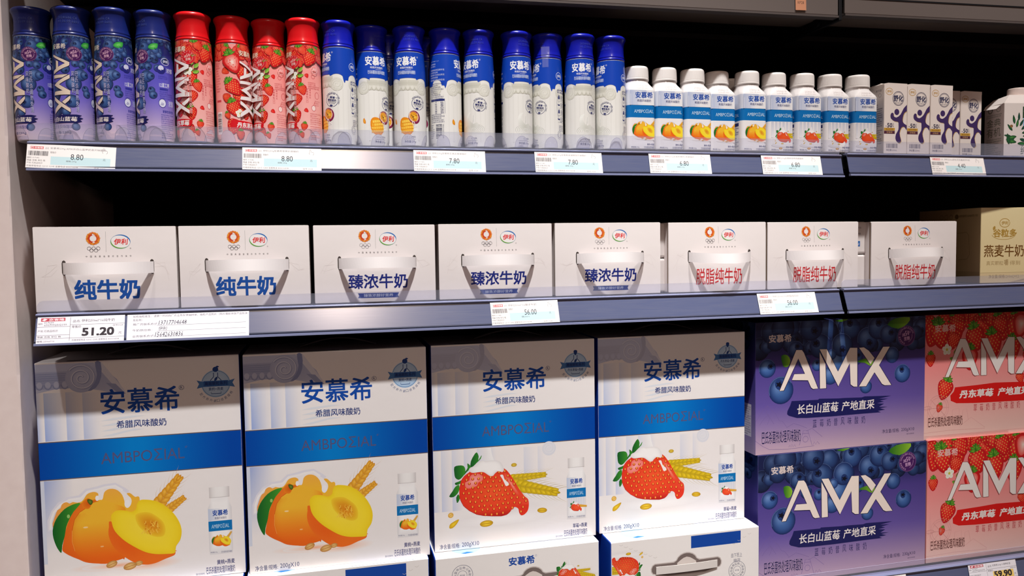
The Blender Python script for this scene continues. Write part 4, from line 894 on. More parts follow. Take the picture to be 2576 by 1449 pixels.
# ================================================================= white milk bricks with purple figure
def brick():
    t = empty('milk_brick', (0, 0, 0)); W_, Dp, H = .0455, .036, .1165
    bm = bmesh.new(); bx(bm, -W_/2, W_/2, 0, Dp, 0, H-.004, .001); 
    for v in bm.verts:
        if v.co.z > H-.008 and v.co.y > Dp*.5: v.co.z -= .0
    s1 = solid(bm, lambda c, n: (238, 226, 218))
    bm = bmesh.new()
    a = [bm.verts.new(p) for p in ((-W_/2, .0002, H-.005), (W_/2, .0002, H-.005), (W_/2, .0002, H+.0005), (-W_/2+.008, .0002, H+.001), (-W_/2, .0002, H-.001))]
    b = [bm.verts.new(p) for p in ((-W_/2, Dp, H-.005), (W_/2, Dp, H-.005), (W_/2, Dp, H+.0015), (-W_/2+.008, Dp, H+.003), (-W_/2, Dp, H-.0005))]
    for i in range(5): bm.faces.new((a[i], a[(i+1) % 5], b[(i+1) % 5], b[i]))
    bm.faces.new(a[::-1]); bm.faces.new(b); s2 = solid(bm, lambda c, n: (238, 226, 218))
    A = Art('matte'); PU = (62, 38, 98)
    A.rect(0, 0, 48.5, 116, (240, 228, 220))
    maker_oval(A, 10.8, 103.2, 7.2, 5.4, (196, 150, 60), (196, 150, 60))
    A.ring(29.6, 92, 11.6, .9, (70, 66, 96)); A.ring(29.6, 92, 10.2, .5, (70, 66, 96)); A.text('舒化', 19.8, 87, 39.5, 97.6, (40, 44, 84), .03, res=2); A.text('SHUHUA', 22, 83.6, 37, 85.8, (50, 50, 90), 0, res=1)
    body = [(50,83),(46,80.5),(40.7,75.4),(34.6,65.6),(26.3,60.4),(20.5,62.6),(20,66.8),(17.2,68.2),(14.9,66.8),(13.5,63.3),(15.0,58.1),(22.3,54.0),(29.6,53.1),(30.7,48.9),(30.4,40.1),(25.7,33.0),(24.4,25.9),(27.0,20.7),(32.2,17.7),(36.3,20.9),(35.2,26.1),(33,34.9),(37.0,43.7),(43.2,44.8),(50.5,36.9),(51,45.8),(43.2,50.1),(39.3,54.3),(39.8,61.3),(42.9,68.4),(51,74.0)]
    A.poly([(x+1.0, y-.8) for x, y in body], (206, 168, 96), 2); A.poly(body, PU, 2); A.ell(26.8, 69.6, 5.1, 5.1, PU, n=24)
    A.text('+', 3.5, 44.6, 5.6, 47, PU, .03, res=1); A.text('50', 7, 43.6, 17.6, 51, (44, 36, 70), .02); A.text('%', 18, 47.6, 21, 51, (44, 36, 70), 0, res=1); A.text('钙', 18.2, 44, 21, 46.8, (44, 36, 70), 0, res=1)
    A.rect(.4, 38.4, 23, 43, (206, 158, 58)); A.text('每日钙配', 4, 39.2, 20, 42.2, (110, 70, 20), 0, res=1); A.rect(.4, 33.2, 23, 38, (82, 34, 56)); A.text('好吸收', 6, 34.2, 18, 37.2, (214, 170, 120), 0, res=1)
    A.barcode(5.3, 9.5, 29, 16.8, (90, 84, 110)); A.text('净含量:220mL', 5.3, 4.4, 28, 8, (70, 66, 96), 0, res=1)
    f = bake(A, fl((-W_/2, 0, 0), (W_/.0485, 0, 0), (0, 0, 1)), (.6, .6, 47.9, 115.6))
    S = Art('matte'); S.poly([(6, 113), (37, 113), (22, 98)], (226, 214, 206)); S.stroke([(6, 113), (22, 98), (37, 113)], .4, (190, 176, 168)); S.text('撕开处', 16, 104, 30, 108, (70, 60, 80), 0, res=1); S.ring(26, 98, 3, .4, (70, 60, 80)); S.lines(6, 84, 32, 20, 3.6, 2.2, (90, 80, 110), 5)
    sd = bake(S, fl((-W_/2, Dp, 0), (0, -1, 0), (0, 0, 1)), (.6, .6, 37, 112.4))
    mesh_obj('carton', make_mesh('carton', [s1, s2, f, sd]), t)
    bm = bmesh.new(); prism_x(bm, [(Dp*.45, H+.001), (Dp*.52, H+.0035), (Dp*.75, H+.0022), (Dp*.75, H+.0015)], -W_/2+.008, W_/2-.002)
    mesh_obj('top_fin', make_mesh('top_fin', [solid(bm, lambda c, n: (228, 216, 208))]), t); return t
bk = brick(); GK = 'white milk bricks with a purple figure'
for x, y, rz, lab in ((1.3028, .0000, 0, 'white milk brick with purple figure beside the small strawberry bottles, its side showing'), (1.3488, .0005, 0, 'white milk brick with purple figure, second from the small bottles'),
  (1.3948, .0000, 0, 'white milk brick with purple figure, overlapping the brick that is set back'), (1.4452, .0370, 0, 'white milk brick set back and half covered by the bricks in front of it'), (1.4914, .0365, 0, 'white milk brick at the right end of the brick row, beside the dark gap')):
    put(bk, (x, y, .2227), rz, lab, 'milk carton', GK)

# gable carton with bamboo leaves at the right edge
g = empty('milk_carton', (1.563, .0, .2227), R(-8)); W_, Dp, H = .066, .048, .104
bm = bmesh.new()
lo = [(-W_/2, 0, 0), (W_/2, 0, 0), (W_/2, Dp, 0), (-W_/2, Dp, 0)]; md = [(x, y, .092) for x, y, _ in lo]; tp = [(-W_/2+.012, .004, H+.003), (W_/2-.012, .004, H+.003), (W_/2-.012, Dp-.006, H), (-W_/2+.012, Dp-.006, H)]
L3 = [[bm.verts.new(p) for p in q] for q in (lo, md, tp)]
for k in range(2):
    for i in range(4): bm.faces.new((L3[k][i], L3[k][(i+1) % 4], L3[k+1][(i+1) % 4], L3[k+1][i]))
bm.faces.new(L3[0][::-1]); bm.faces.new(L3[2])
earv = [bm.verts.new(p) for p in ((-W_/2, .002, .093), (-W_/2, Dp-.002, .093), (-W_/2-.006, Dp-.004, .086), (-W_/2-.006, .012, .084), (-W_/2+.012, Dp-.006, H), (-W_/2+.012, .005, H))]
bm.faces.new((earv[5], earv[4], earv[2], earv[3])); bm.faces.new((earv[5], earv[3], earv[0])); bm.faces.new((earv[4], earv[1], earv[2]))
s1 = solid(bm, lambda c, n: (240, 230, 224))
A = Art('matte')
rr = random.Random(6)
A.rect(35, 66, 50, 86, (20, 62, 28)); A.text('金典', 37, 68, 54, 84, (240, 236, 210), .02); A.rect(36, 52, 60, 66, (150, 196, 222))
for x, y, a, L in ((20, 56, 100, 16), (24, 50, 80, 15), (28, 62, 90, 14), (16, 44, 130, 15), (14, 34, 170, 14), (20, 30, 200, 16), (24, 34, 190, 20), (30, 52, 60, 14), (33, 46, 40, 16), (34, 40, 10, 18), (30, 30, -20, 18), (24, 24, 170, 20), (26, 22, -5, 20), (16, 22, 150, 14), (10, 20, 100, 20), (36, 34, 20, 14), (40, 56, 70, 12)):
    A.push(x, y, 1, 1, a-90); c = rr.choice(((24, 110, 50), (50, 140, 60), (12, 84, 70), (80, 160, 60))); A.blob([(0, 0), (L*.16, L*.4), (0, L), (-L*.16, L*.4)], lambda X, Y, t: mixc(c, (10, 60, 36), t), rings=2); A.pop()
A.ell(14, 52, 3, 2.6, (150, 104, 60), n=12); A.text('纯', 32, 2, 46, 18, (60, 80, 60), 0)
f = bake(A, fl((-W_/2, 0, 0), (1, 0, 0), (0, 0, 1)), (.5, .5, 65.5, 91))
S = Art('matte'); G_ = (116, 122, 96); S.ring(14, 84, 5, 1.6, G_, ry=5); S.ring(34, 84, 5, .8, G_, ry=4.6); S.lines(5, 76, 42, 2, 3.4, 2.2, G_, 2); S.text('金典', 6, 54, 40, 68, G_, 0); S.text('有机', 6, 36, 40, 52, G_, 0); S.lines(6, 33, 42, 8, 3.9, 2.8, G_, 4)
sd = bake(S, fl((-W_/2, Dp, 0), (0, -1, 0), (0, 0, 1)), (.5, .5, 47, 91))
mesh_obj('carton', make_mesh('carton', [s1, f, sd]), g)
V, Fc, C, N = lathe('c', [(16, 0), (16.4, .5), (16.4, 3), (15.6, 4), (15.4, 14), (14.4, 15.4), (.01, 15.6)], (226, 206, 198)); o = mesh_obj('cap', make_mesh('cap', [(V, Fc, C, [MI['gcap']]*len(Fc), N)]), g, (.008, .022, H+.0015))
tag(g, 'white screw top milk carton with green bamboo leaves, cut off by the right edge', 'milk carton')

# ================================================================= milk cartons with strap handle
def emblem(A, x, y, r):
    A.ring(x, y, r*.62, r*.36, (206, 60, 14), a0=100, a1=275, n=24); A.ring(x, y, r*.62, r*.34, (214, 84, 20), a0=-75, a1=82, n=24)
    for i in range(16):
        a = 22.5*i; c = (236, 140, 24) if i % 2 else (222, 92, 16)
        p = [(x+r*.66*math.cos(R(a-16)), y+r*.66*math.sin(R(a-16))), (x+r*.9*math.cos(R(a+6)), y+r*.9*math.sin(R(a+6))), (x+r*(1.03 if i % 2 else .97)*math.cos(R(a+32)), y+r*(1.03 if i % 2 else .97)*math.sin(R(a+32))), (x+r*.78*math.cos(R(a+20)), y+r*.78*math.sin(R(a+20)))]
        A.poly(p if i >= 0 else p, c)
    for a in (55, 150, 200, 268, 330): A.poly([(x+r*(.78+(.14 if k % 2 == 0 else .05)*1.0)*math.cos(R(a))+r*.16*math.cos(R(a+72*k*.5))*(1 if k % 2 == 0 else .4), y+r*.82*math.sin(R(a))+r*.16*math.sin(R(a+36*k))*(1 if k % 2 == 0 else .4)) for k in range(10)], (244, 166, 40))
    A.ring(x, y, r*.52, r*.10, (246, 240, 238), a0=60, a1=100); A.ring(x, y, r*.60, r*.12, (246, 240, 238), a0=262, a1=292)
CK = 0
def milk_carton(kind, w_, h_, seed):
    W_, H, Dp = w_, h_, .13
    t = empty('milk_carton_box', (0, 0, 0)); bm = bmesh.new(); bx(bm, 0, W_, 0, Dp, 0, H, .0016)
    s1 = solid(bm, lambda c, n: (238, 230, 228), 'matte'); A = Art('matte'); DG = (70, 62, 66)
    def warp(x, y, z):   # board panel bulges a little between its edges
        u = x*.001/W_; v = y*.001/H; b = .0018*math.sin(math.pi*min(1, max(0, u)))*math.sin(math.pi*min(1, max(0, v)))
        return ((x*.001, -.00012-z*2-b-(.00003 if z > DZ*1.5 else 0), y*.001), (math.cos(math.pi*u)*-.03, -1, math.cos(math.pi*v)*-.04))
    A.grad(0, 0, W_*1000, H*1000, 24, 12, lambda x, y: (241, 233, 231))
    k = W_/.1724; A.push(0, H*1000-109.6, k*.995, 1)
    emblem(A, 71.5, 94, 9)
    for i, (ox, oy) in enumerate(((66.6, 81), (72.0, 81), (77.4, 81), (69.3, 78.6), (74.7, 78.6))): A.ring(ox, oy, 2.3, .34, (60, 54, 66), n=18)
    A.stroke([(86.8, 103), (86.8, 76)], .25, (120, 116, 118)); maker_oval(A, 104.5, 89.5, 12.2, 9.4, None, (226, 40, 40), full=True); A.ring(116.5, 80.6, .7, .2, DG, n=8)
    A.push(0, 0)
    for i, ch in enumerate('中国奥委会官方合作伙伴'): A.text(ch, 62+5.32*i, 69.2, 64.2+5.32*i, 71.6, DG, 0, res=1)
    A.pop()
    if kind == 'pure': A.text('纯牛奶', 46.5, 13.5, 126.5, 40.2, (6, 78, 164), .028, slant=.0)
    elif kind == 'rich':
        A.text('臻浓牛奶', 47.2, 18.8, 132, 39.8, (14, 34, 124), .018)
        A.poly([(60.2, 5.8), (119, 5.6), (117.4, 9.1), (119, 12.6), (60.2, 12.7), (61.8, 9.2)], (36, 70, 150)); A.text('臻致浓醇好营养', 68.5, 7, 110.5, 11.6, (196, 206, 232), .01, res=1)
    else: A.text('脱脂纯牛奶', 47.5, 10.6, 129.5, 37, (206, 44, 52), .008)
    for x in (31.5, 141): # board creases beside the slots
        rr = random.Random(seed+int(x)); sg = -1 if x < 80 else 1
        for i in range(3): A.stroke([(x+sg*4, 56+rr.uniform(-8, 8)), (x+sg*rr.uniform(10, 18), 52+rr.uniform(-10, 10)), (x+sg*rr.uniform(18, 24), 46+rr.uniform(-14, 8))], .22, (226, 216, 214))
    for x in (35.6, 142.2):  # slot openings
        P = [(x-2.6+2.6*(1-math.cos(R(a))), 62+4*math.sin(R(a))) for a in (0, 45, 90)]+[(x+2.6*math.sin(R(a)), 62+4*math.cos(R(a))) for a in (0, 45, 90)]+[(x+2.6*math.cos(R(a)), 50-4*math.sin(R(a))) for a in (0, 45, 90)]+[(x-2.6*math.sin(R(a)), 50-4*math.cos(R(a))) for a in (0, 45, 90)]
        A.poly(P, (66, 56, 52))
    A.pop(); f = bake(A, warp, (0.6, .6, W_*1000-.6, H*1000-.6), [W_*1000*i/24 for i in range(1, 24)], [H*1000*i/12 for i in range(1, 12)])
    # corrugated raw edge down the left and right front corners
    E_ = Art('matte'); E_.rect(0, 0, 3, H*1000, (92, 66, 48))
    for i in range(int(H*1000/3)): E_.stroke([(.5, i*3), (2.4, i*3+1.2), (.5, i*3+2.6)], .5, (196, 160, 118))
    e1 = bake(E_, fl((0, .0042, 0), (0, -1, 0), (0, 0, 1)), (0.2, 1, 3, H*1000-1)); e2 = bake(E_, fl((W_, .0012, 0), (0, 1, 0), (0, 0, 1)), (0.2, 1, 3, H*1000-1))
    mesh_obj('carton', make_mesh('carton', [s1, f, e1, e2]), t)
    # strap: a band of film bowed outwards between the slots
    rr = random.Random(seed); bow = rr.uniform(.025, .033); sag = rr.uniform(-.003, .004)
    bm = bmesh.new(); n = 32; V_ = []
    zt, zb = H-.1096+.0628, H-.1096+.0475
    for i in range(n+1):
        u = i/n; x = (34.2+u*(143.6-34.2))*.001*k; b = max(0, math.sin(math.pi*u))**.8; y = -.0012-(.0005+bow)*b
        dz = sag*b
        V_.append([bm.verts.new((x, yy, z+dz)) for yy, z in ((y-.0022*b, zb), (y+.0008*b, zt), (y+.0008*b-.0006, zt), (y-.0022*b-.0006, zb))])
    for i in range(n):
        for q in range(4): bm.faces.new((V_[i][q], V_[i+1][q], V_[i+1][(q+1) % 4], V_[i][(q+1) % 4]))
    bm.faces.new(V_[0]); bm.faces.new(V_[-1][::-1]); o = bm_obj('handle_strap', bm, 'strap', t)
    return t
MC = [('pure', 0.0008, .1722, .1105, 'white milk carton with bold blue writing at the left end, above the 51.20 card'),
 ('pure', .1756, .1700, .1105, 'white milk carton with bold blue writing, second from the wall'),
 ('rich', .3510, .1712, .1100, 'white milk carton with navy writing, the first of the three navy lettered ones'),
 ('rich', .5270, .1722, .1105, 'white milk carton with navy writing directly above the left 56.00 tag'),
 ('rich', .7035, .1722, .1108, 'white milk carton with navy writing beside the gap showing packs behind'),
 ('skim', .8890, .1710, .1102, 'white milk carton with red writing, right of the gap beside the navy lettered ones'),
 ('skim', 1.0630, .1700, .1095, 'white milk carton with red writing above the 56.00 tag, ending at the rail gap'),
 ('skim', 1.2580, .1720, .1090, 'white milk carton with red writing standing alone before the cream carton')]
for i, (kd, x, w_, h_, lab) in enumerate(MC):
    t = milk_carton(kd, w_, h_, 10+i); t.location = (x, 0, 0); tag(t, lab, 'milk carton', 'white milk cartons with strap handles')
# milk packs seen in the two gaps behind
def pack(loc, cfn, lab):
    t = bpy.data.objects; bm = bmesh.new(); bx(bm, 0, .034, 0, .06, 0, .0545, .004, 3); s1 = solid(bm, lambda c, n: (226, 218, 216))
    A = Art('matte'); cfn(A); f = bake(A, fl((0, 0, 0), (1, 0, 0), (0, 0, 1)), (1, 1, 33, 53.5))
    o = mesh_obj('milk_pack', make_mesh('milk_pack', [s1, f]), None, loc); tag(o, lab, 'milk pack', 'milk packs behind the handled cartons')
def pb(A): A.rect(1, 13, 20, 22, (6, 92, 170)); A.text('ml', 12, 15, 18, 19, WH, 0, res=1); A.lines(4, 46, 22, 3, 5, 3, (100, 100, 130), 3)
def py(A): A.rect(1, 12, 9, 40, (190, 150, 24)); A.rect(1, 16, 5, 36, (20, 60, 130))
pack((.8560, .0130, .0550), pb, 'white milk pack with blue mark, upper one in gap beside navy lettered carton')
pack((.8560, .0130, -.0003), py, 'white milk pack with yellow mark, lower one in gap beside navy lettered carton')
pack((1.2265, .0130, .0550), pb, 'white milk pack with a blue mark, upper one in the gap above the rail joint')
pack((1.2265, .0130, -.0003), py, 'white milk pack with a yellow mark, lower one in the gap above the rail joint')

# cream oat milk carton
t = empty('oat_milk_carton', (1.4785, -.002, 0), R(-4)); W_, H, Dp = .17, .132, .155; CRM = (240, 220, 168)
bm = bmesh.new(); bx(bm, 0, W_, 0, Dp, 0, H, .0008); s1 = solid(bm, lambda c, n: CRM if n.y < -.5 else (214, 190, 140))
A = Art('card'); BR = (122, 82, 34); GO = (190, 152, 70)
A.grad(0, 18, 170, 132, 1, 4, lambda x, y: mixc((236, 216, 164), (246, 230, 180), (y-18)/110)); A.rect(0, 0, 170, 18, (226, 204, 158)); A.stroke([(0, 18), (170, 18)], .4, (150, 120, 70))
maker_oval(A, 47.4, 105, 10, 7.6, GO, GO); A.text('谷粒多', 24.5, 80, 72, 94.5, GO, .03); A.ring(46, 86, 24, .8, GO, ry=10, a0=190, a1=345); leaf(A, [(25, 92), (29, 95), (28, 100), (24, 97)], GO, GO)
A.text('燕麦牛奶', 7, 45.5, 87, 67, BR, .012); A.text('真实颗粒', 12.3, 31, 46, 38.6, (170, 140, 90), 0, res=1); A.text('嚼', 48, 30.5, 56, 41, (170, 140, 90), .01, res=1); A.text('得到', 59, 31, 80, 38.6, (170, 140, 90), 0, res=1)
A.text('净含量/规格:200mL×12', 17, 8, 78, 14.6, (150, 130, 96), 0, res=1)
A.blob([(93, 20), (106, 20), (110, 50), (108, 92), (94, 96), (90, 60)], lambda x, y, t_: mixc((246, 240, 230), (90, 60, 50), max(0, (y-50)/50))); A.ell(100, 45, 9, 9, (226, 150, 50))
f = bake(A, fl((0, 0, 0), (1, 0, 0), (0, 0, 1)), (.4, .4, 169, 131.4))
S = Art('card'); SB_ = (120, 98, 56); S.rect(0, 0, 155, 20, (196, 172, 126))
for i in range(3): S.ring(60+i*12, 118, 4, .5, SB_, ry=4)
S.ell(98, 118, 4.5, 4.5, SB_); S.lines(104, 121, 148, 1, 5, 4, SB_, 3); S.stroke([(100, 88), (122, 90), (128, 84), (130, 50), (124, 42), (104, 40)], .5, SB_)
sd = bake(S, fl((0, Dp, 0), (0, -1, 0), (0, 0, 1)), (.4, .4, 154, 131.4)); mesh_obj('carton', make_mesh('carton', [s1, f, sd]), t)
tag(t, 'cream coloured oat milk carton with brown writing at the right end of the middle shelf', 'milk carton')

# ================================================================= large yogurt cartons
def series_badge(A, x, y, r, kind):
    c1_, c2_, c3_ = (176, 206, 236), (70, 120, 180), (16, 62, 134)
    A.ell(x, y, r, r, n=32, fn=lambda X, Y, t_: mixc((206, 226, 244), c1_, t_)); A.ring(x, y, r*.94, r*.03, c2_)
    A.stroke([(x-r*.14, y+r*.8), (x-r*.14, y+r*.5), (x-r*.36, y+r*.25), (x-r*.36, y+r*.0)], r*.05, c3_); A.stroke([(x+r*.14, y+r*.8), (x+r*.14, y+r*.5), (x+r*.36, y+r*.25), (x+r*.36, y+r*.0)], r*.05, c3_)
    A.blob([(x-r*.1, y+r*.2), (x+r*.08, y+r*.28), (x+r*.12, y+r*.5), (x-r*.06, y+r*.4)], lambda X, Y, t_: c3_, rings=1)
    if kind == 'peach': A.ell(x, y+r*1.04, r*.2, r*.19, c3_, n=16); leaf(A, [(x, y+r*1.2), (x+r*.12, y+r*1.3), (x+r*.26, y+r*1.22), (x+r*.12, y+r*1.16)], c3_, c3_)
    else: A.push(x, y+r*1.02, r*.2, r*.24); A.blob(UB, lambda X, Y, t_: c3_, rings=1, sm=2); A.pop()
    A.poly([(x-r*1.3, y-r*.3), (x-r*1.14, y+r*.03), (x-r*1.3, y+r*.3), (x-r*.8, y+r*.16), (x+r*.8, y+r*.16), (x+r*1.3, y+r*.3), (x+r*1.14, y+r*.03), (x+r*1.3, y-r*.3), (x+r*.8, y-r*.2), (x-r*.8, y-r*.2)], c2_)
    A.rect(x-r*.84, y-r*.2, x+r*.84, y+r*.22, (44, 98, 168)); A.text('高端颗粒系列', x-r*.76, y-r*.12, x+r*.76, y+r*.16, (14, 46, 110), .02, res=1)
    A.text('黄桃+燕麦' if kind == 'peach' else '丹东草莓+燕麦', x-r*(.5 if kind == 'peach' else .66), y-r*.5, x+r*(.5 if kind == 'peach' else .66), y-r*.26, c3_, .01, res=1); A.stroke([(x-r*.34, y-r*.6), (x-r*.34, y-r*.72), (x+r*.34, y-r*.72), (x+r*.34, y-r*.6)], r*.04, c3_)
    A.arctext('配方新升级', x, y, r*1.24, 216, 266, r*.19, r*.2, (60, 90, 140), inward=True); A.arctext('口感更顺畅', x, y, r*1.24, 276, 326, r*.19, r*.2, (60, 90, 140), inward=True)
def big_art(kind):
    A = Art('card'); W2 = (243, 238, 237); L1, L2_ = (206, 212, 232), (134, 146, 192)
    A.grad(0, 0, 253, 308, 1, 1, lambda x, y: W2)
    pe = kind == 'peach'; s_ = 1.0 if pe else .55
    def colu(x0, x1, y0, y1, a=1.0): A.grad(x0, y0, x1, y1, 5, 1, lambda x, y: mixc(W2, mixc((152, 174, 228), (196, 208, 236), (y-y0)/(y1-y0)), a*(1-(x-x0)/(x1-x0))**1.3))
    colu(0, 8, 204, 272, .8*s_); colu(9, 35, 204, 268, 1*s_); colu(35, 55, 204, 268, .7*s_); colu(55, 76, 204, 266, .6*s_)
    for k in range(4): A.poly([(76, 206+k*7), (90, 209+k*7), (116, 214+k*6), (130, 213+k*6), (112, 211+k*6), (90, 206+k*7)], (226, 230, 238))
    lav = (mixc(W2, (198, 204, 230), .9), mixc(W2, (112, 126, 178), s_*.8))
    A.poly([(0, 306), (76, 306), (84, 296), (98, 282), (106, 266), (96, 262), (78, 268), (40, 276), (0, 268)], lambda x, y: mixc(lav[0], lav[1], .25+.2*math.sin(y*.3)))
    A.poly([(70, 306), (80, 306), (106, 268), (108, 262), (98, 270), (92, 276)], mixc(lav[0], W2, .45)); A.poly([(84, 278), (96, 276), (108, 262), (100, 262)], mixc(lav[0], lav[1], .7))
    capital(A, 0, 40, 296, 20, lav); volute(A, 55, 286, 19.5, lav)
    A.poly([(72, 306), (79, 306), (79, 286), (72, 272), (62, 268), (70, 278), (74, 290)], lav[1], 2)
    A.text('安慕希', 76.6, 235.6, 174.4, 269.2, BLU, .013, res=4); A.ring(177.6, 266.2, 3.1, .45, (30, 60, 120), n=20); A.text('R', 176.3, 264.2, 179, 268.2, (30, 60, 120), 0, res=1)
    A.text('希腊风味酸奶', 95, 215.6, 157, 226, (20, 50, 122), .01, res=2)
    series_badge(A, 221.8, 269, 19, kind)
    A.mat = 'foil'
    A.grad(0, 152.6, 253, 202.6, 16, 1, lambda x, y: mixc((0, 140, 226), (0, 76, 178), min(1, abs(x-118)/115))); A.stroke([(0, 202.6), (253, 202.6)], 1.2, (110, 96, 96)); A.stroke([(0, 152.6), (253, 152.6)], 1.2, (110, 96, 96))
    A.text('AMBPOΣIAL', 74.3, 168.6, 178.2, 184.6, (88, 92, 138), .0, res=3); A.text('®', 179, 182, 183, 186, (88, 92, 138), 0, res=1); A.mat = 'card'
    if pe:
        A.grad(5, 52, 40, 151.5, 6, 3, lambda x, y: mixc(W2, (160, 176, 222), ((y-52)/100)*max(0, 1-(x-5)/35)**1.2)); A.grad(0, 40, 5, 151.5, 1, 1, lambda x, y: (214, 220, 236))
        peach(A)
    else:
        for x0, x1 in ((0, 12), (12, 28), (28, 46), (46, 66), (66, 84), (84, 96)): colu(x0, x1, 60, 151.5, .45)
        colu(138, 158, 100, 148, .3); colu(160, 172, 100, 148, .25); volute(A, 178, 143, 11, (mixc(W2, (220, 224, 236), .5), (214, 218, 230)))
        strawberry_big(A)
    A.push(205, 29.6, .322, .322); mini_bottle(A, kind); A.pop()
    A.text('黄桃+燕麦' if pe else '草莓+燕麦', 215, 15.4, 238.4, 22.2, NAVY, .015, res=2); A.text('巴氏杀菌热处理风味酸奶', 200.8, 3.4, 238.4, 13.2, (60, 66, 120), 0, res=1, out=((60, 66, 120), .01)); A.text('图片仅供参考', 187.4, 3.4, 198.2, 6.2, NAVY, 0, res=1)
    A.text('净含量/规格:', 7.6, 3.4, 38, 11, (24, 48, 112), .005, res=2); A.text('200gX10', 41, 2.6, 67, 11, (24, 48, 112), 0, res=2)
    return A
SIDE = (8, 70, 180)
def side_art(Dp, H):
    S = Art('card'); S.rect(0, 0, Dp, H, SIDE); S.rect(Dp*.2, H*.55, Dp*.75, H*.75, (206, 214, 230)); S.lines(Dp*.22, H*.73, Dp*.7, 8, 4.5, 3, NAVY, 2); S.lines(Dp*.3, H*.45, Dp*.6, 10, 8, 3, (150, 176, 220), 4); return S
def big_box(kind):
    t = empty('yogurt_carton', (0, 0, 0)); W_, H, Dp = .2528, .3083, .115
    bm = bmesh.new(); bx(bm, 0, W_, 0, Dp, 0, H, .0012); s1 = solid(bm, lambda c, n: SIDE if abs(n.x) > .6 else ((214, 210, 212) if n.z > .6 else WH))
    f = bake(big_art(kind), fl((0, 0, 0), (1, 0, 0), (0, 0, 1)), (.5, .5, 252.3, 307.8)); sd = bake(side_art(115, 308), fl((0, Dp, 0), (0, -1, 0), (0, 0, 1)), (1, 1, 114, 307))
    T = Art('card'); T.rect(36, 6, 130, 11, (40, 40, 48)); tp_ = bake(T, fl((0, 0, H), (1, 0, 0), (0, 1, 0)))
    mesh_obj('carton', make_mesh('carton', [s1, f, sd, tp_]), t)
    bm = bmesh.new(); n = 20; P = []
    for i in range(n+1):
        u = i/n; x = .075+.11*u; z = H+.0008+.011*math.sin(math.pi*u)
        P.append([bm.verts.new((x, y, z+dz)) for y, dz in ((.05, 0), (.066, 0), (.066, .0012), (.05, .0012))])
    for i in range(n):
        for q in range(4): bm.faces.new((P[i][q], P[i+1][q], P[i+1][(q+1) % 4], P[i][(q+1) % 4]))
    bm.faces.new(P[0]); bm.faces.new(P[-1][::-1]); bm_obj('handle_strap', bm, 'shadestrap', t, smooth=True); return t
bp = big_box('peach'); bs = big_box('straw'); GL = 'large upright white and blue yogurt cartons'
ZB = -.3748
put(bp, (-.0058, .004, ZB), 0, 'large upright peach yogurt carton next to the plaster wall', 'yogurt carton', GL)
put(bp, (.2524, -.004, ZB-.0005), 0, 'large upright peach yogurt carton second from the wall, brightest lit', 'yogurt carton', GL)
put(bs, (.5125, 0, ZB), 0, 'large upright strawberry yogurt carton beside the peach carton, on the lower carton with writing', 'yogurt carton', GL)
put(bs, (.7715, .003, ZB), 0, 'large upright strawberry yogurt carton next to the purple cartons', 'yogurt carton', GL)

def low_art(kind):
    A = Art('card'); W2 = (244, 240, 238); DG = (90, 92, 122); A.rect(0, 0, 253, 115, W2)
    def stamp(x, y, r):
        A.ring(x, y, r, .6, DG); A.ring(x, y, r*.45, .5, DG); rr = random.Random(3)
        for i in range(14):
            a = R(25.7*i); A.push(x+r*.72*math.cos(a), y+r*.72*math.sin(a), 1, 1, 25.7*i+rr.uniform(-20, 20)); A.text(rr.choice('安心好奶浓醇香滑鲜'), -2, -2, 2, 2, DG, 0, res=1); A.pop()
        A.text('新升级', x-3.6, y-1.4, x+3.6, y+1.4, DG, 0, res=1)
    def handle(x0, x1, y, up, tilt=0):
        xm = (x0+x1)/2; rb = up*.86
        def out(g):
            P = [(x0+2, y-9-g), (x0+20, y-13-g), (x1-20, y-13-g), (x1-2, y-9-g)]
            P += [(x1+(7+g)*math.cos(R(a)), y-1+(8+g)*math.sin(R(a))) for a in (-50, -20, 10, 45, 80)]
            P += [(xm+rb*1.25+g, y+6.5+g)]+[(xm+(rb+g)*math.cos(R(a)), y+6+(rb*.78+g)*math.sin(R(a))) for a in (15, 35, 55, 75, 90, 105, 125, 145, 165)]+[(xm-rb*1.25-g, y+6.5+g)]
            return P+[(x0+(-7-g)*math.cos(R(a)), y-1+(8+g)*math.sin(R(a))) for a in (80, 45, 10, -20, -50)]
        A.field(out(1.6), lambda X, Y: (204, 194, 190), 40, 1); A.field(out(0), lambda X, Y: (120, 106, 102), 40, 1)
        A.field([(xm-rb*.95, y+2), (xm+rb*.95, y+2), (xm+rb*.6, y+rb*.55), (xm, y+rb*.8), (xm-rb*.6, y+rb*.55)], lambda X, Y: (222, 212, 206), 40)
    if kind == 'logo':
        A.text('安慕希', 110, 92, 150, 105, BLU, .025, res=3); A.ring(152, 104, 1.3, .3, BLU, n=10); stamp(40, 86.5, 15.4); handle(108, 186, 68, 18)
        A.push(172, 34, .38, .38); strawberry_big(A); A.pop(); A.text('AMBPOΣIAL', 95, 18, 165, 28, (90, 96, 140), 0, res=1)
    else:
        A.rect(133.5, 92, 219.5, 111.5, (4, 70, 166)); stamp(213.2, 48, 14.6); A.text('自下而上', 203, 69, 222, 76, DG, 0, res=1); A.text('掀开', 207, 61, 219, 67, DG, 0, res=1); handle(74, 178, 66, 20)
        A.push(62, 110, -.42, -.42, 0); strawberry_big(A) if kind == 'blank_straw' else peach(A); A.pop()
        for i in range(8): x = 14+i*8; y = 110-i*3.6; A.stroke([(x, y), (x+3, y-1.6), (x+6, y-.2)], .45, (206, 198, 194))
        for i in range(4): x = 205+i*9; y = 92+i*4.4; A.stroke([(x, y), (x+3, y-1.4), (x+6, y+.6)], .45, (206, 198, 194))
    return A
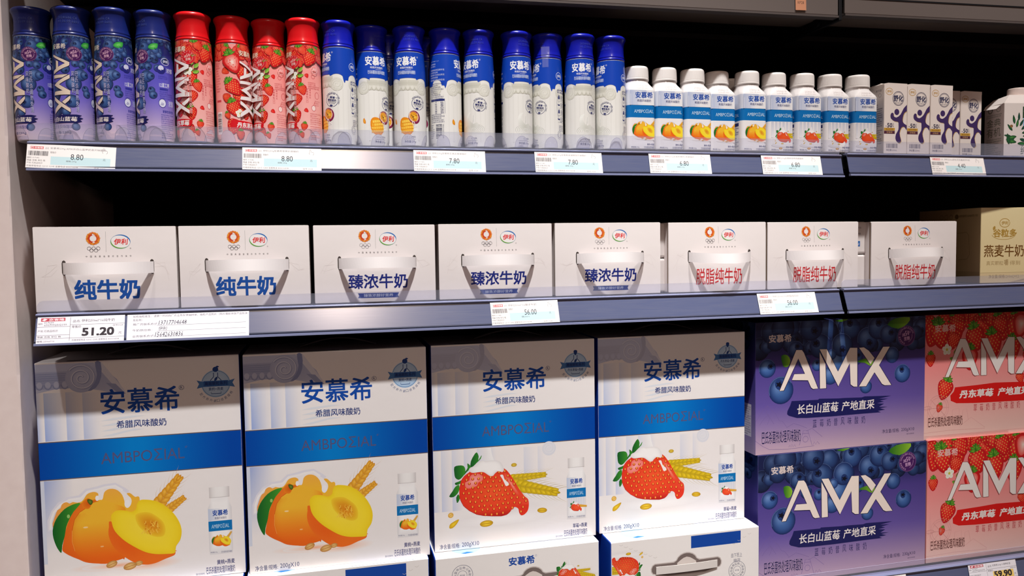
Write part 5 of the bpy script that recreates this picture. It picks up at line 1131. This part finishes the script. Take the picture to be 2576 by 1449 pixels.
def low_box(kind):
    t = empty('yogurt_carton_flat', (0, 0, 0)); W_, H, Dp = .2528, .1152, .308
    bm = bmesh.new(); bx(bm, 0, W_, 0, Dp, 0, H, .0022, 3); s1 = solid(bm, lambda c, n: SIDE if abs(n.x) > .6 else WH)
    f = bake(low_art(kind), fl((0, 0, 0), (1, 0, 0), (0, 0, 1)), (2, 1, 251, 114))
    T = Art('card'); lav = ((226, 230, 242), (176, 186, 214))
    T.poly([(140, 0), (235, 0), (235, 40), (160, 40), (144, 20)], (216, 222, 238)); volute(T, 188, 12, 19, lav)
    T.ell(50, 26, 22, 19, (170, 210, 236)); T.poly([(40, 10), (46, 7), (60, 10), (50, 14)], (10, 120, 200))
    tp_ = bake(T, fl((0, 0, H), (1, 0, 0), (0, 1, 0)), (2, 1, 251, 60)); sd = bake(side_art(308, 115), fl((0, Dp, 0), (0, -1, 0), (0, 0, 1)), (2, 2, 306, 113))
    mesh_obj('carton', make_mesh('carton', [s1, f, tp_, sd]), t)
    if kind != 'logo' or True:
        bm = bmesh.new(); n = 14; P = []; x0, x1 = (.074, .178) if kind != 'logo' else (.1085, .1855)
        for i in range(n+1):
            u = i/n; y = -.0008-.0022*math.sin(math.pi*u)
            P.append([bm.verts.new((x0+(x1-x0)*u, yy, z)) for yy, z in ((y, .0575), (y, .0695), (y-.0008, .0695), (y-.0008, .0575))])
        for i in range(n):
            for q in range(4): bm.faces.new((P[i][q], P[i+1][q], P[i+1][(q+1) % 4], P[i][(q+1) % 4]))
        bm.faces.new(P[0]); bm.faces.new(P[-1][::-1]); bm_obj('handle_strap', bm, plain('white_strap', (226, 220, 216), .4), t)
    return t
lp = low_box('blank_peach'); ll = low_box('logo'); ls = low_box('blank_straw'); GW = 'white yogurt cartons lying flat on the bottom shelf'
put(lp, (-.0080, -.012, -.4903), 0, 'white yogurt carton lying flat under the peach carton by the wall', 'yogurt carton', GW)
put(lp, (.2490, -.016, -.4903), 0, 'white yogurt carton lying flat under the second peach carton, blue bar at its top', 'yogurt carton', GW)
put(ll, (.5095, -.0225, -.4903), 0, 'white flat lying yogurt carton with a blue logo and round stamp', 'yogurt carton', GW)
put(ls, (.7760, -.0345, -.4903), 0, 'white flat lying yogurt carton with upside down strawberry, beside the purple cartons', 'yogurt carton', GW)

# ================================================================= purple and pink cartons
LABT = [(11.9, 17.2), (84, 38.5)]
def amx_art(kind):
    A = Art('card'); rr = random.Random(12 if kind == 'blue' else 3)
    if kind == 'blue':
        def bg(x, y):
            if y > 150: return mixc((76, 62, 140), (22, 30, 74), (y-150)/35)
            if y > 80: return mixc((104, 86, 166), (76, 62, 140), (y-80)/70)
            return mixc((206, 176, 192), (104, 86, 166), y/80)
        A.grad(0, 0, 330, 219, 6, 24, bg)
        for i in range(60): berry_blue(A, rr.uniform(0, 330), rr.uniform(172, 222), rr.uniform(10, 20), rr.uniform(0, 360) if rr.random() < .6 else None, dk=rr.uniform(.3, .75))
        for x, y, r, st, dk in ((119.9, 175.6, 21, 150, .3), (74, 171, 15, 60, .35), (211, 183.5, 20, -60, .2), (178, 203.8, 19, 100, .2), (231.7, 201.7, 20, 80, .25), (102.3, 206.9, 22, -40, .4), (49.3, 207.3, 22, None, .55), (260.7, 153.5, 14, None, .1), (139.7, 125.2, 16, None, 0), (114.4, 143.6, 10, 90, 0), (251.9, 190, 17, 20, .3), (153.2, 146, 20, None, 0), (188.5, 153.6, 14, 30, 0), (161.7, 175.4, 20, -80, .15), (36.3, 186, 16, None, .55), (142, 160, 9, None, 0), (90, 150, 11, 0, .1), (280, 180, 12, None, .3)): berry_blue(A, x, y, r, st, dk=dk)
        for p in ([(47, 162), (58, 163), (64, 154), (60, 144), (51, 145)], [(190, 145), (206, 143), (218, 137), (224, 148), (206, 150)], [(250, 206), (266, 216), (295, 217), (290, 206), (272, 198)], [(148, 217), (160, 214), (175, 219)]): leaf(A, p, (40, 110, 30), (150, 200, 50))
        for x, y, r, st in ((21.6, 142.6, 15.5, 25), (47.1, 105.1, 23, 110), (281.6, 120.9, 16, 100), (209, 102.3, 12, None)): berry_blue(A, x, y, r, st, dk=0)
        ink = (88, 72, 140); mt = (118, 96, 158)
        for L in ([(-3, 51), (9, 67), (14, 74), (22.8, 81.7), (28, 74), (36.9, 66.9), (44.5, 54.6), (50.2, 53.3), (57.8, 43.5)], [(8, 50), (16, 60), (24, 66), (30, 56), (34, 50)], [(57, 42), (71.1, 48.5), (80.6, 45.3), (96, 39)], [(95, 34), (105.7, 37.9), (125.1, 22.3)], [(22.8, 81.7), (20, 70), (26, 60), (22, 50)], [(81.8, 11), (89.3, 35.3), (98, 34.6), (105.9, 9.2)], [(87, 30), (100, 30)], [(0, 24), (14, 14), (26, 8), (60, 6), (110, 8)], [(62, 9), (64, 13), (66, 9), (68, 14), (70, 9), (73, 13), (75, 9)], [(108, 10), (110, 15), (113, 10), (116, 15), (120, 10)]): A.stroke(L, .5, mt)
        A.ring(93.3, 20.4, 5, .5, mt)
        badge50(A, 288.8, 185.4, 17.3, (72, 30, 96), (206, 160, 206), 'CHANGBAISHAN')
        A.text('安慕希', 24.3, 184.6, 66, 197.6, (226, 210, 206), .02, res=3); letters(A, (246, 232, 222), (30, 28, 76))
        A.poly([(67.0,86.1),(116.8,85.2),(118.8,86.8),(155.8,85.1),(169.5,85.1),(201.3,84.0),(207.2,85.4),(259.7,83.4),(251.6,82.0),(235.4,79.8),(253.7,78.7),(237.5,76.2),(245.6,73.9),(231.5,72.2),(245.7,70.4),(235.7,65.9),(252.9,64.7),(237.7,63.1),(247.9,60.1),(233.7,58.6),(239.8,55.9),(201.6,55.9),(146.3,55.3),(95.9,55.8),(76.7,57.1),(61.5,61.9),(58.6,64.6),(59.0,69.7),(64.2,78.7)], (26, 28, 92))
        A.text('长白山蓝莓', 76.8, 63, 155, 79.6, (248, 240, 236), .012, slant=.08, res=3); A.text('产地直采', 162, 63, 226, 79.4, (248, 240, 236), .012, slant=.08, res=3)
        for i, ch in enumerate('蓝莓奶昔风味酸奶'): A.text(ch, 107+13.45*i, 39.2, 114.3+13.45*i, 52.2, (36, 34, 96), 0, res=2)
        A.text('巴氏杀菌热处理风味酸奶', 11.9, 17.4, 84, 38.8, (36, 28, 88), .008, res=2, out=((206, 182, 204), .012)); A.text('净含量/规格:', 242.3, 19, 277, 26, (40, 30, 84), 0, res=2); A.text('230gX10', 281, 18.6, 307.4, 25.6, (40, 30, 84), 0, res=2); A.text('图片仅供参考', 292, 13.6, 307, 16, (40, 30, 84), 0, res=1)
    else:
        A.grad(0, 0, 330, 219, 2, 12, lambda x, y: mixc((248, 214, 204), (246, 142, 142), y/140))
        for i in range(26):
            berry_red(A, 10+i*12.6+rr.uniform(-5, 5), rr.uniform(186, 214), rr.uniform(19, 26), rr.uniform(-40, 40), calyx=rr.random() < .6)
        for x, y, s_, a, c in ((31.7, 184, 26, 10, 1), (106, 176, 25, 15, 1), (143.5, 163, 26, 10, 1), (60, 173, 18, -20, 0), (69, 206, 22, 30, 1), (192.9, 188, 28, -20, 0), (159, 200, 22, 20, 1), (240, 170, 24, 0, 1), (280, 190, 26, 10, 1), (185, 152, 24, 0, 1), (225, 140, 18, 30, 1)): berry_red(A, x, y, s_, a, calyx=bool(c))
        berry_red(A, 95, 140, 22, 0, cut=True); berry_red(A, 205, 196, 26, -15, calyx=False, cut=True)
        berry_red(A, 12.7, 141, 13, 0); berry_red(A, 43.5, 88, 21, -20); berry_red(A, 32.2, 55, 8.5, -20); berry_red(A, 205, 100, 12, 20); berry_red(A, 300, 120, 16, 0)
        flower(A, 46.2, 157, 10)
        for x, y, a in ((60, 150, -60), (52, 142, -110)): A.push(x, y, 1, 1, a); leaf(A, [(0, 0), (4, 8), (0, 17), (-4, 8)], (70, 130, 40), (150, 190, 70)); A.pop()
        mt = (226, 160, 160)
        for L in ([(4, 50), (6, 66), (8, 90), (9, 66), (12, 50)], [(8, 50), (8, 20)], [(60, 30), (60, 50), (74, 52), (75, 30)], [(80, 30), (82, 48), (90, 50), (94, 30)], [(76, 20), (100, 34), (130, 14)], [(0, 12), (60, 14), (130, 12)], [(0, 6), (330, 6)]): A.stroke(L, .5, mt)
        A.ring(30, 55, 22, .5, mt, n=36); A.ring(30, 55, 18, .4, mt, n=36); A.ring(8, 56, 8, .5, mt, ry=3)
        for i in range(8): A.stroke([(30, 55), (30+22*math.cos(R(45*i)), 55+22*math.sin(R(45*i)))], .35, mt)
        for i in range(60): A.stroke([(i*3, 1), (i*3+5, 6)], .3, mt); A.stroke([(i*3+5, 1), (i*3, 6)], .3, mt)
        A.text('安慕希', 20.7, 188, 63.6, 201.2, (246, 196, 190), .02, res=3); A.push(-1, 4); letters(A, (246, 240, 236), (150, 60, 62)); A.pop()
        A.poly([(64.6,89.4),(112.3,91.0),(150, 93),(217.3,91.1),(262, 92),(262, 56),(217, 57),(160, 58),(104.8,59.0),(68.2,61.0),(56.0,66.0),(55.0,75.5), (62, 82)], (226, 26, 24))
        A.text('丹东草莓', 73.8, 68.8, 146, 83.6, (250, 240, 236), .035, slant=.12, res=3); A.text('产地直采', 156, 68.4, 224, 83.4, (250, 240, 236), .035, slant=.12, res=3)
        for i, ch in enumerate('草莓奶昔风味酸奶'): A.text(ch, 104.8+13.4*i, 43.8, 112+13.4*i, 57.2, (196, 50, 66), 0, res=2)
        A.text('巴氏杀菌热处理风味酸奶', 9.4, 22, 81.4, 39.4, (104, 54, 52), .008, res=2, out=((250, 214, 206), .010)); A.text('净含量/规格:230gX10', 242, 19, 307, 26, (120, 60, 56), 0, res=1)
    return A
def amx_box(kind):
    t = empty('yogurt_gift_carton', (0, 0, 0)); W_, H, Dp = .3275, .2185, .13; blue = kind == 'blue'
    sc = (100, 92, 160) if blue else (246, 160, 156)
    bm = bmesh.new(); bx(bm, 0, W_, 0, Dp, 0, H, .0008); s1 = solid(bm, lambda c, n: sc)
    f = bake(amx_art(kind), fl((0, 0, 0), (1, 0, 0), (0, 0, 1)), (.3, .3, 327.2, 218.2))
    S = Art('card')
    if blue:
        S.grad(0, 0, 130, 218, 1, 10, lambda x, y: mixc((188, 166, 194), (74, 64, 142), min(1, y/110)) if y < 150 else mixc((74, 64, 142), (30, 36, 84), (y-150)/40))
        rr = random.Random(1)
        for i in range(14): berry_blue(S, rr.uniform(0, 130), rr.uniform(185, 215), rr.uniform(10, 18), rr.uniform(0, 360), dk=.5)
        S.rect(92, 28, 118, 82, (226, 216, 220)); S.lines(94, 78, 116, 13, 3.8, 2.4, (60, 50, 100), 4); S.stroke([(80, 20), (96, 50), (106, 60), (130, 66)], .6, (140, 120, 180))
    else: S.grad(0, 0, 130, 218, 1, 2, lambda x, y: (246, 160, 156))
    sd = bake(S, fl((0, Dp, 0), (0, -1, 0), (0, 0, 1)), (.3, .3, 129.7, 218.2)); T = Art('card')
    if not blue: T.rect(0, 0, 327, 130, (246, 150, 148))
    else: T.rect(0, 0, 327, 130, (40, 44, 96))
    tp_ = bake(T, fl((0, 0, H), (1, 0, 0), (0, 1, 0)), (.3, .3, 327, 129.7))
    mesh_obj('carton', make_mesh('carton', [s1, f, sd, tp_]), t); return t
ab = amx_box('blue'); ar = amx_box('red'); GX = 'stacked gift cartons of flavoured yogurt'
put(ab, (1.0465, -.001, -.4903), 0, 'purple blueberry gift carton at the bottom of its stack', 'yogurt carton', GX)
put(ab, (1.0425, .001, -.2716), 0, 'purple blueberry gift carton on top, its upper part in shadow', 'yogurt carton', GX)
put(ar, (1.3770, .0, -.4903), 0, 'pink strawberry gift carton at the bottom of its stack, cut by the right edge', 'yogurt carton', GX)
put(ar, (1.3715, .004, -.2716), 0, 'pink strawberry gift carton on top of the other pink one', 'yogurt carton', GX)

# ================================================================= price tags
def tag_art(name, price, spec, w_=104, h_=31, code='317682'):
    A = Art('paper'); K = (66, 60, 66); A.rect(0, 0, w_, h_, (246, 240, 238)); A.push(0, 0, w_/104, h_/31)
    A.rect(4, 24.6, 19, 28, (220, 96, 100)); A.rect(4.5, 25.1, 7.4, 27.5, (250, 236, 234)); A.poly([(4.8, 26), (6, 27.3), (7.2, 26), (6, 25.3)], (200, 60, 66)); A.text('京客隆', 8.6, 25.2, 18.4, 27.5, (250, 232, 230), .02, res=1)
    A.text('品名', 21, 24.8, 25, 27.4, (140, 134, 136), 0, res=1); A.text(name, 27, 24.6, min(92, 27+len(name)*3.1), 27.6, (104, 98, 104), 0, res=1)
    A.barcode(2, 16, 25, 22, K, seed=len(name)); A.text('零售价', 27, 19.4, 34, 22, K, 0, res=1)
    A.rect(28, 4.6, 98, 15.6, (198, 226, 232)); A.text(price, 51, 12.2, 51+3.7*len(price), 19.6, (44, 46, 56), -.01 if False else 0, res=3); A.text('元', 89, 12, 92, 15, K, 0, res=1); A.text('规格 '+spec, 46, 8.6, 58, 11.2, K, 0, res=1)
    A.text('编码 '+code, 1, 12.2, 15, 14.4, K, 0, res=1); A.text('等级 合格 单位 瓶', 1, 8.6, 22, 11, K, 0, res=1); A.text('产地 见商品标识', 1, 5.2, 19, 7.6, K, 0, res=1); A.text('价格举报电话 12315 12345 监督电话 4000106508', 1, 1.4, 60, 3.8, K, 0, res=1); A.text('店号 0024', 79, 1.0, 92, 3.2, K, 0, res=1)
    A.stroke([(88.5, 22.2), (87.6, 24.6), (88.6, 25.4), (88.4, 28.4), (89.4, 29), (90.1, 28.4), (90.2, 26), (93.6, 25.4), (94, 23.4), (92.6, 21.6)], .35, (110, 104, 108)); A.pop()
    return A
def ptag(x, z, w_, art, lab, hgt, name='price_tag', tilt=0, group='printed price tags in the rails', ybase=-.0168):
    """hangs in the rail: z is its lower edge"""
    bm = bmesh.new(); bx(bm, 0, w_*.001, 0, .0003, 0, hgt*.001); s1 = solid(bm, lambda c, n: (240, 234, 232), 'paper')
    me = make_mesh(name, [s1, bake(art, fl((0, 0, 0), (1, 0, 0), (0, 0, 1), .00004))])
    ln, zt = (14, .215) if z > .1 else (20, -.0035)
    o = mesh_obj(name, me, None, (x, -.0178-math.tan(R(ln))*(zt-z), z)); o.rotation_euler = (R(-ln), R(tilt), 0); tag(o, lab, 'price tag', group)
TG = [(.0050, 102.5, '安慕希230g AMX长白山蓝莓奶昔风味酸奶', '8.80', '230g', 'price tag reading 8.80 at the left end under the blueberry bottles', 2.0),
 (.2625, 102.5, '伊利230g安慕希草莓奶昔酸奶', '8.80', '230g', 'price tag reading 8.80 under the red capped bottles', .6),
 (.4910, 103, '伊利230g安慕希芒果百香果酸奶', '7.80', '230g', 'price tag reading 7.80 under the mango bottles', .6),
 (.6680, 104, '伊利230g安慕希高端畅饮风味酸奶', '7.80', '230g', 'price tag reading 7.80 under the plain royal blue capped bottles', .4),
 (.8480, 102.5, '伊利200g安慕希黄桃+燕麦酸奶', '6.80', '200g', 'price tag reading 6.80 under the small peach bottles', .2),
 (1.0390, 107, '伊利200g安慕希草莓燕麦酸奶', '6.80', '200g', 'price tag reading 6.80 under the small strawberry bottles', .2),
 (1.3560, 109, '伊利220ml舒化无乳糖高钙牛奶', '4.40', '220ml', 'price tag reading 4.40 under the milk bricks', .6)]
for x, w_, nm, pr_, sp_c, lab, tl in TG: ptag(x, .1843 if x < 1.2 else .1866, w_, tag_art(nm, pr_, sp_c, w_, 31.5), lab, 31.5, tilt=tl)
ptag(.5985, -.0370, 102.5, tag_art('伊利250ml*16臻浓牛奶', '56.00', '250ml*16', 102.5, 34), 'price tag reading 56.00 under the navy lettered milk cartons', 34, tilt=-.6)
ptag(1.0325, -.0365, 105, tag_art('伊利250ml*16脱脂纯牛奶', '56.00', '250ml*16', 105, 34), 'price tag reading 56.00 under the red lettered milk cartons, near the rail gap', 34)
def grid_tag(price, name, yellow=False):
    A = Art('paper'); K = (58, 52, 60); A.rect(0, 0, 102, 35, (240, 236, 244))
    A.rect(4, 29.2, 32, 33.6, (196, 66, 84)); A.poly([(5, 31), (8, 33), (11.5, 32), (8, 29.8)], (250, 236, 240)); A.text('京客隆', 13, 29.8, 31, 33, (250, 228, 232), .02, res=1)
    for L in ([(38, 34), (38, 3)], [(0, 22), (38, 22)], [(0, 11), (38, 11)], [(38, 24), (102, 24)], [(0, 6.5), (102, 6.5)]): A.stroke(L, .35, K)
    A.text('编码', 1, 25, 6, 27.4, K, 0, res=1); A.text('317630', 8, 26.4, 19, 28.6, K, 0, res=1); A.text('6907992502199', 8, 23, 34, 25.6, K, 0, res=1); A.text('产地 见商品标识', 1, 15, 24, 18, K, 0, res=1); A.text('等级 合格 单位 箱', 1, 7.6, 28, 10, K, 0, res=1); A.text('规格 250ml*16', 1, 1.8, 21, 4.4, K, 0, res=1)
    A.text('品名', 41, 27, 49, 30.4, K, 0, res=1); A.text(name, 51, 27, 90, 31, K, 0, res=1); A.text('零售价', 40, 19.4, 51, 22.8, K, 0, res=1); A.text('店号0024', 88, 20.6, 100, 22.8, K, 0, res=1)
    if yellow: A.rect(50, 7, 94, 19.5, (250, 214, 120))
    A.text(price, 52, 8.6, 90, 19.4, (48, 40, 48), .035, res=3); A.text('元', 95, 9.6, 99, 13, K, 0, res=1); A.text('价格举报电话 12315 12345 监督电话 4000106508', 41, 2.4, 96, 4.8, K, 0, res=1); return A
def holder_card(x, z, w_, art, lab, hgt, name, cat, tilt, group=None):
    bm = bmesh.new(); bx(bm, 0, w_*.001, 0, .0003, 0, hgt*.001); s1 = solid(bm, lambda c, n: (240, 234, 240), 'paper')
    me = make_mesh(name, [s1, bake(art, fl((0, 0, 0), (1, 0, 0), (0, 0, 1), .00004))]); ln, zt = (20, -.0035) if z > -.1 else (14, -.494)
    o = mesh_obj(name, me, None, (x, -.0178-math.tan(R(ln))*(zt-z), z)); o.rotation_euler = (R(-ln), R(tilt), 0); tag(o, lab, cat, group); return o
holder_card(.0085, -.0380, 102, grid_tag('51.20', '伊利250ml*16纯牛奶'), 'large ruled price card reading 51.20 at the left end of the middle rail', 35, 'price_card', 'price tag', .1)
C_ = Art('paper'); K = (70, 64, 76); H_ = (40, 38, 60); C_.rect(0, 0, 151, 34, (240, 236, 244))
C_.text('如有抽检发生，请第一时间向厂方业务反馈抽样单、抽检产品照片（照片需能体现产品批次', 7, 29.6, 149, 32.8, K, 0, res=1); C_.text('及名称）', 7, 24.8, 18, 28, K, 0, res=1)
for i, s_ in enumerate(('推广员联系方式：', '牛奶供应商：', '业务联系方式：')):
    C_.text(s_, 7, 19-i*8, 7+3.9*len(s_), 22.2-i*8, K, 0, res=1); C_.stroke([(36, 18.2-i*7.6), (147, 19-i*7.6)], .3, K)
C_.text('13717704648', 38, 19, 72, 25, H_, -.004, slant=.15, res=1); C_.text('伊利', 38, 11.6, 48, 16.6, H_, -.004, slant=.1, res=1); C_.text('15642630836', 34, 3, 68, 9.4, H_, -.004, slant=.15, res=1)
holder_card(.1135, -.0375, 151, C_, 'white contact card with three handwritten lines in the middle rail', 34, 'contact_card', 'card', 0)
holder_card(1.4485, -.5285, 97, grid_tag('59.90', '安慕希230g*10草莓奶昔', True), 'ruled price card with a yellow price box reading 59.90 at lower right', 35, 'price_card', 'price tag', 0)
holder_card(1.2600, -.5285, 60, tag_art('伊利230g*10蓝莓奶昔', '59.90', '230g', 60, 35), 'price card at the bottom edge below the purple cartons, only its top showing', 35, 'price_card', 'price tag', 0)
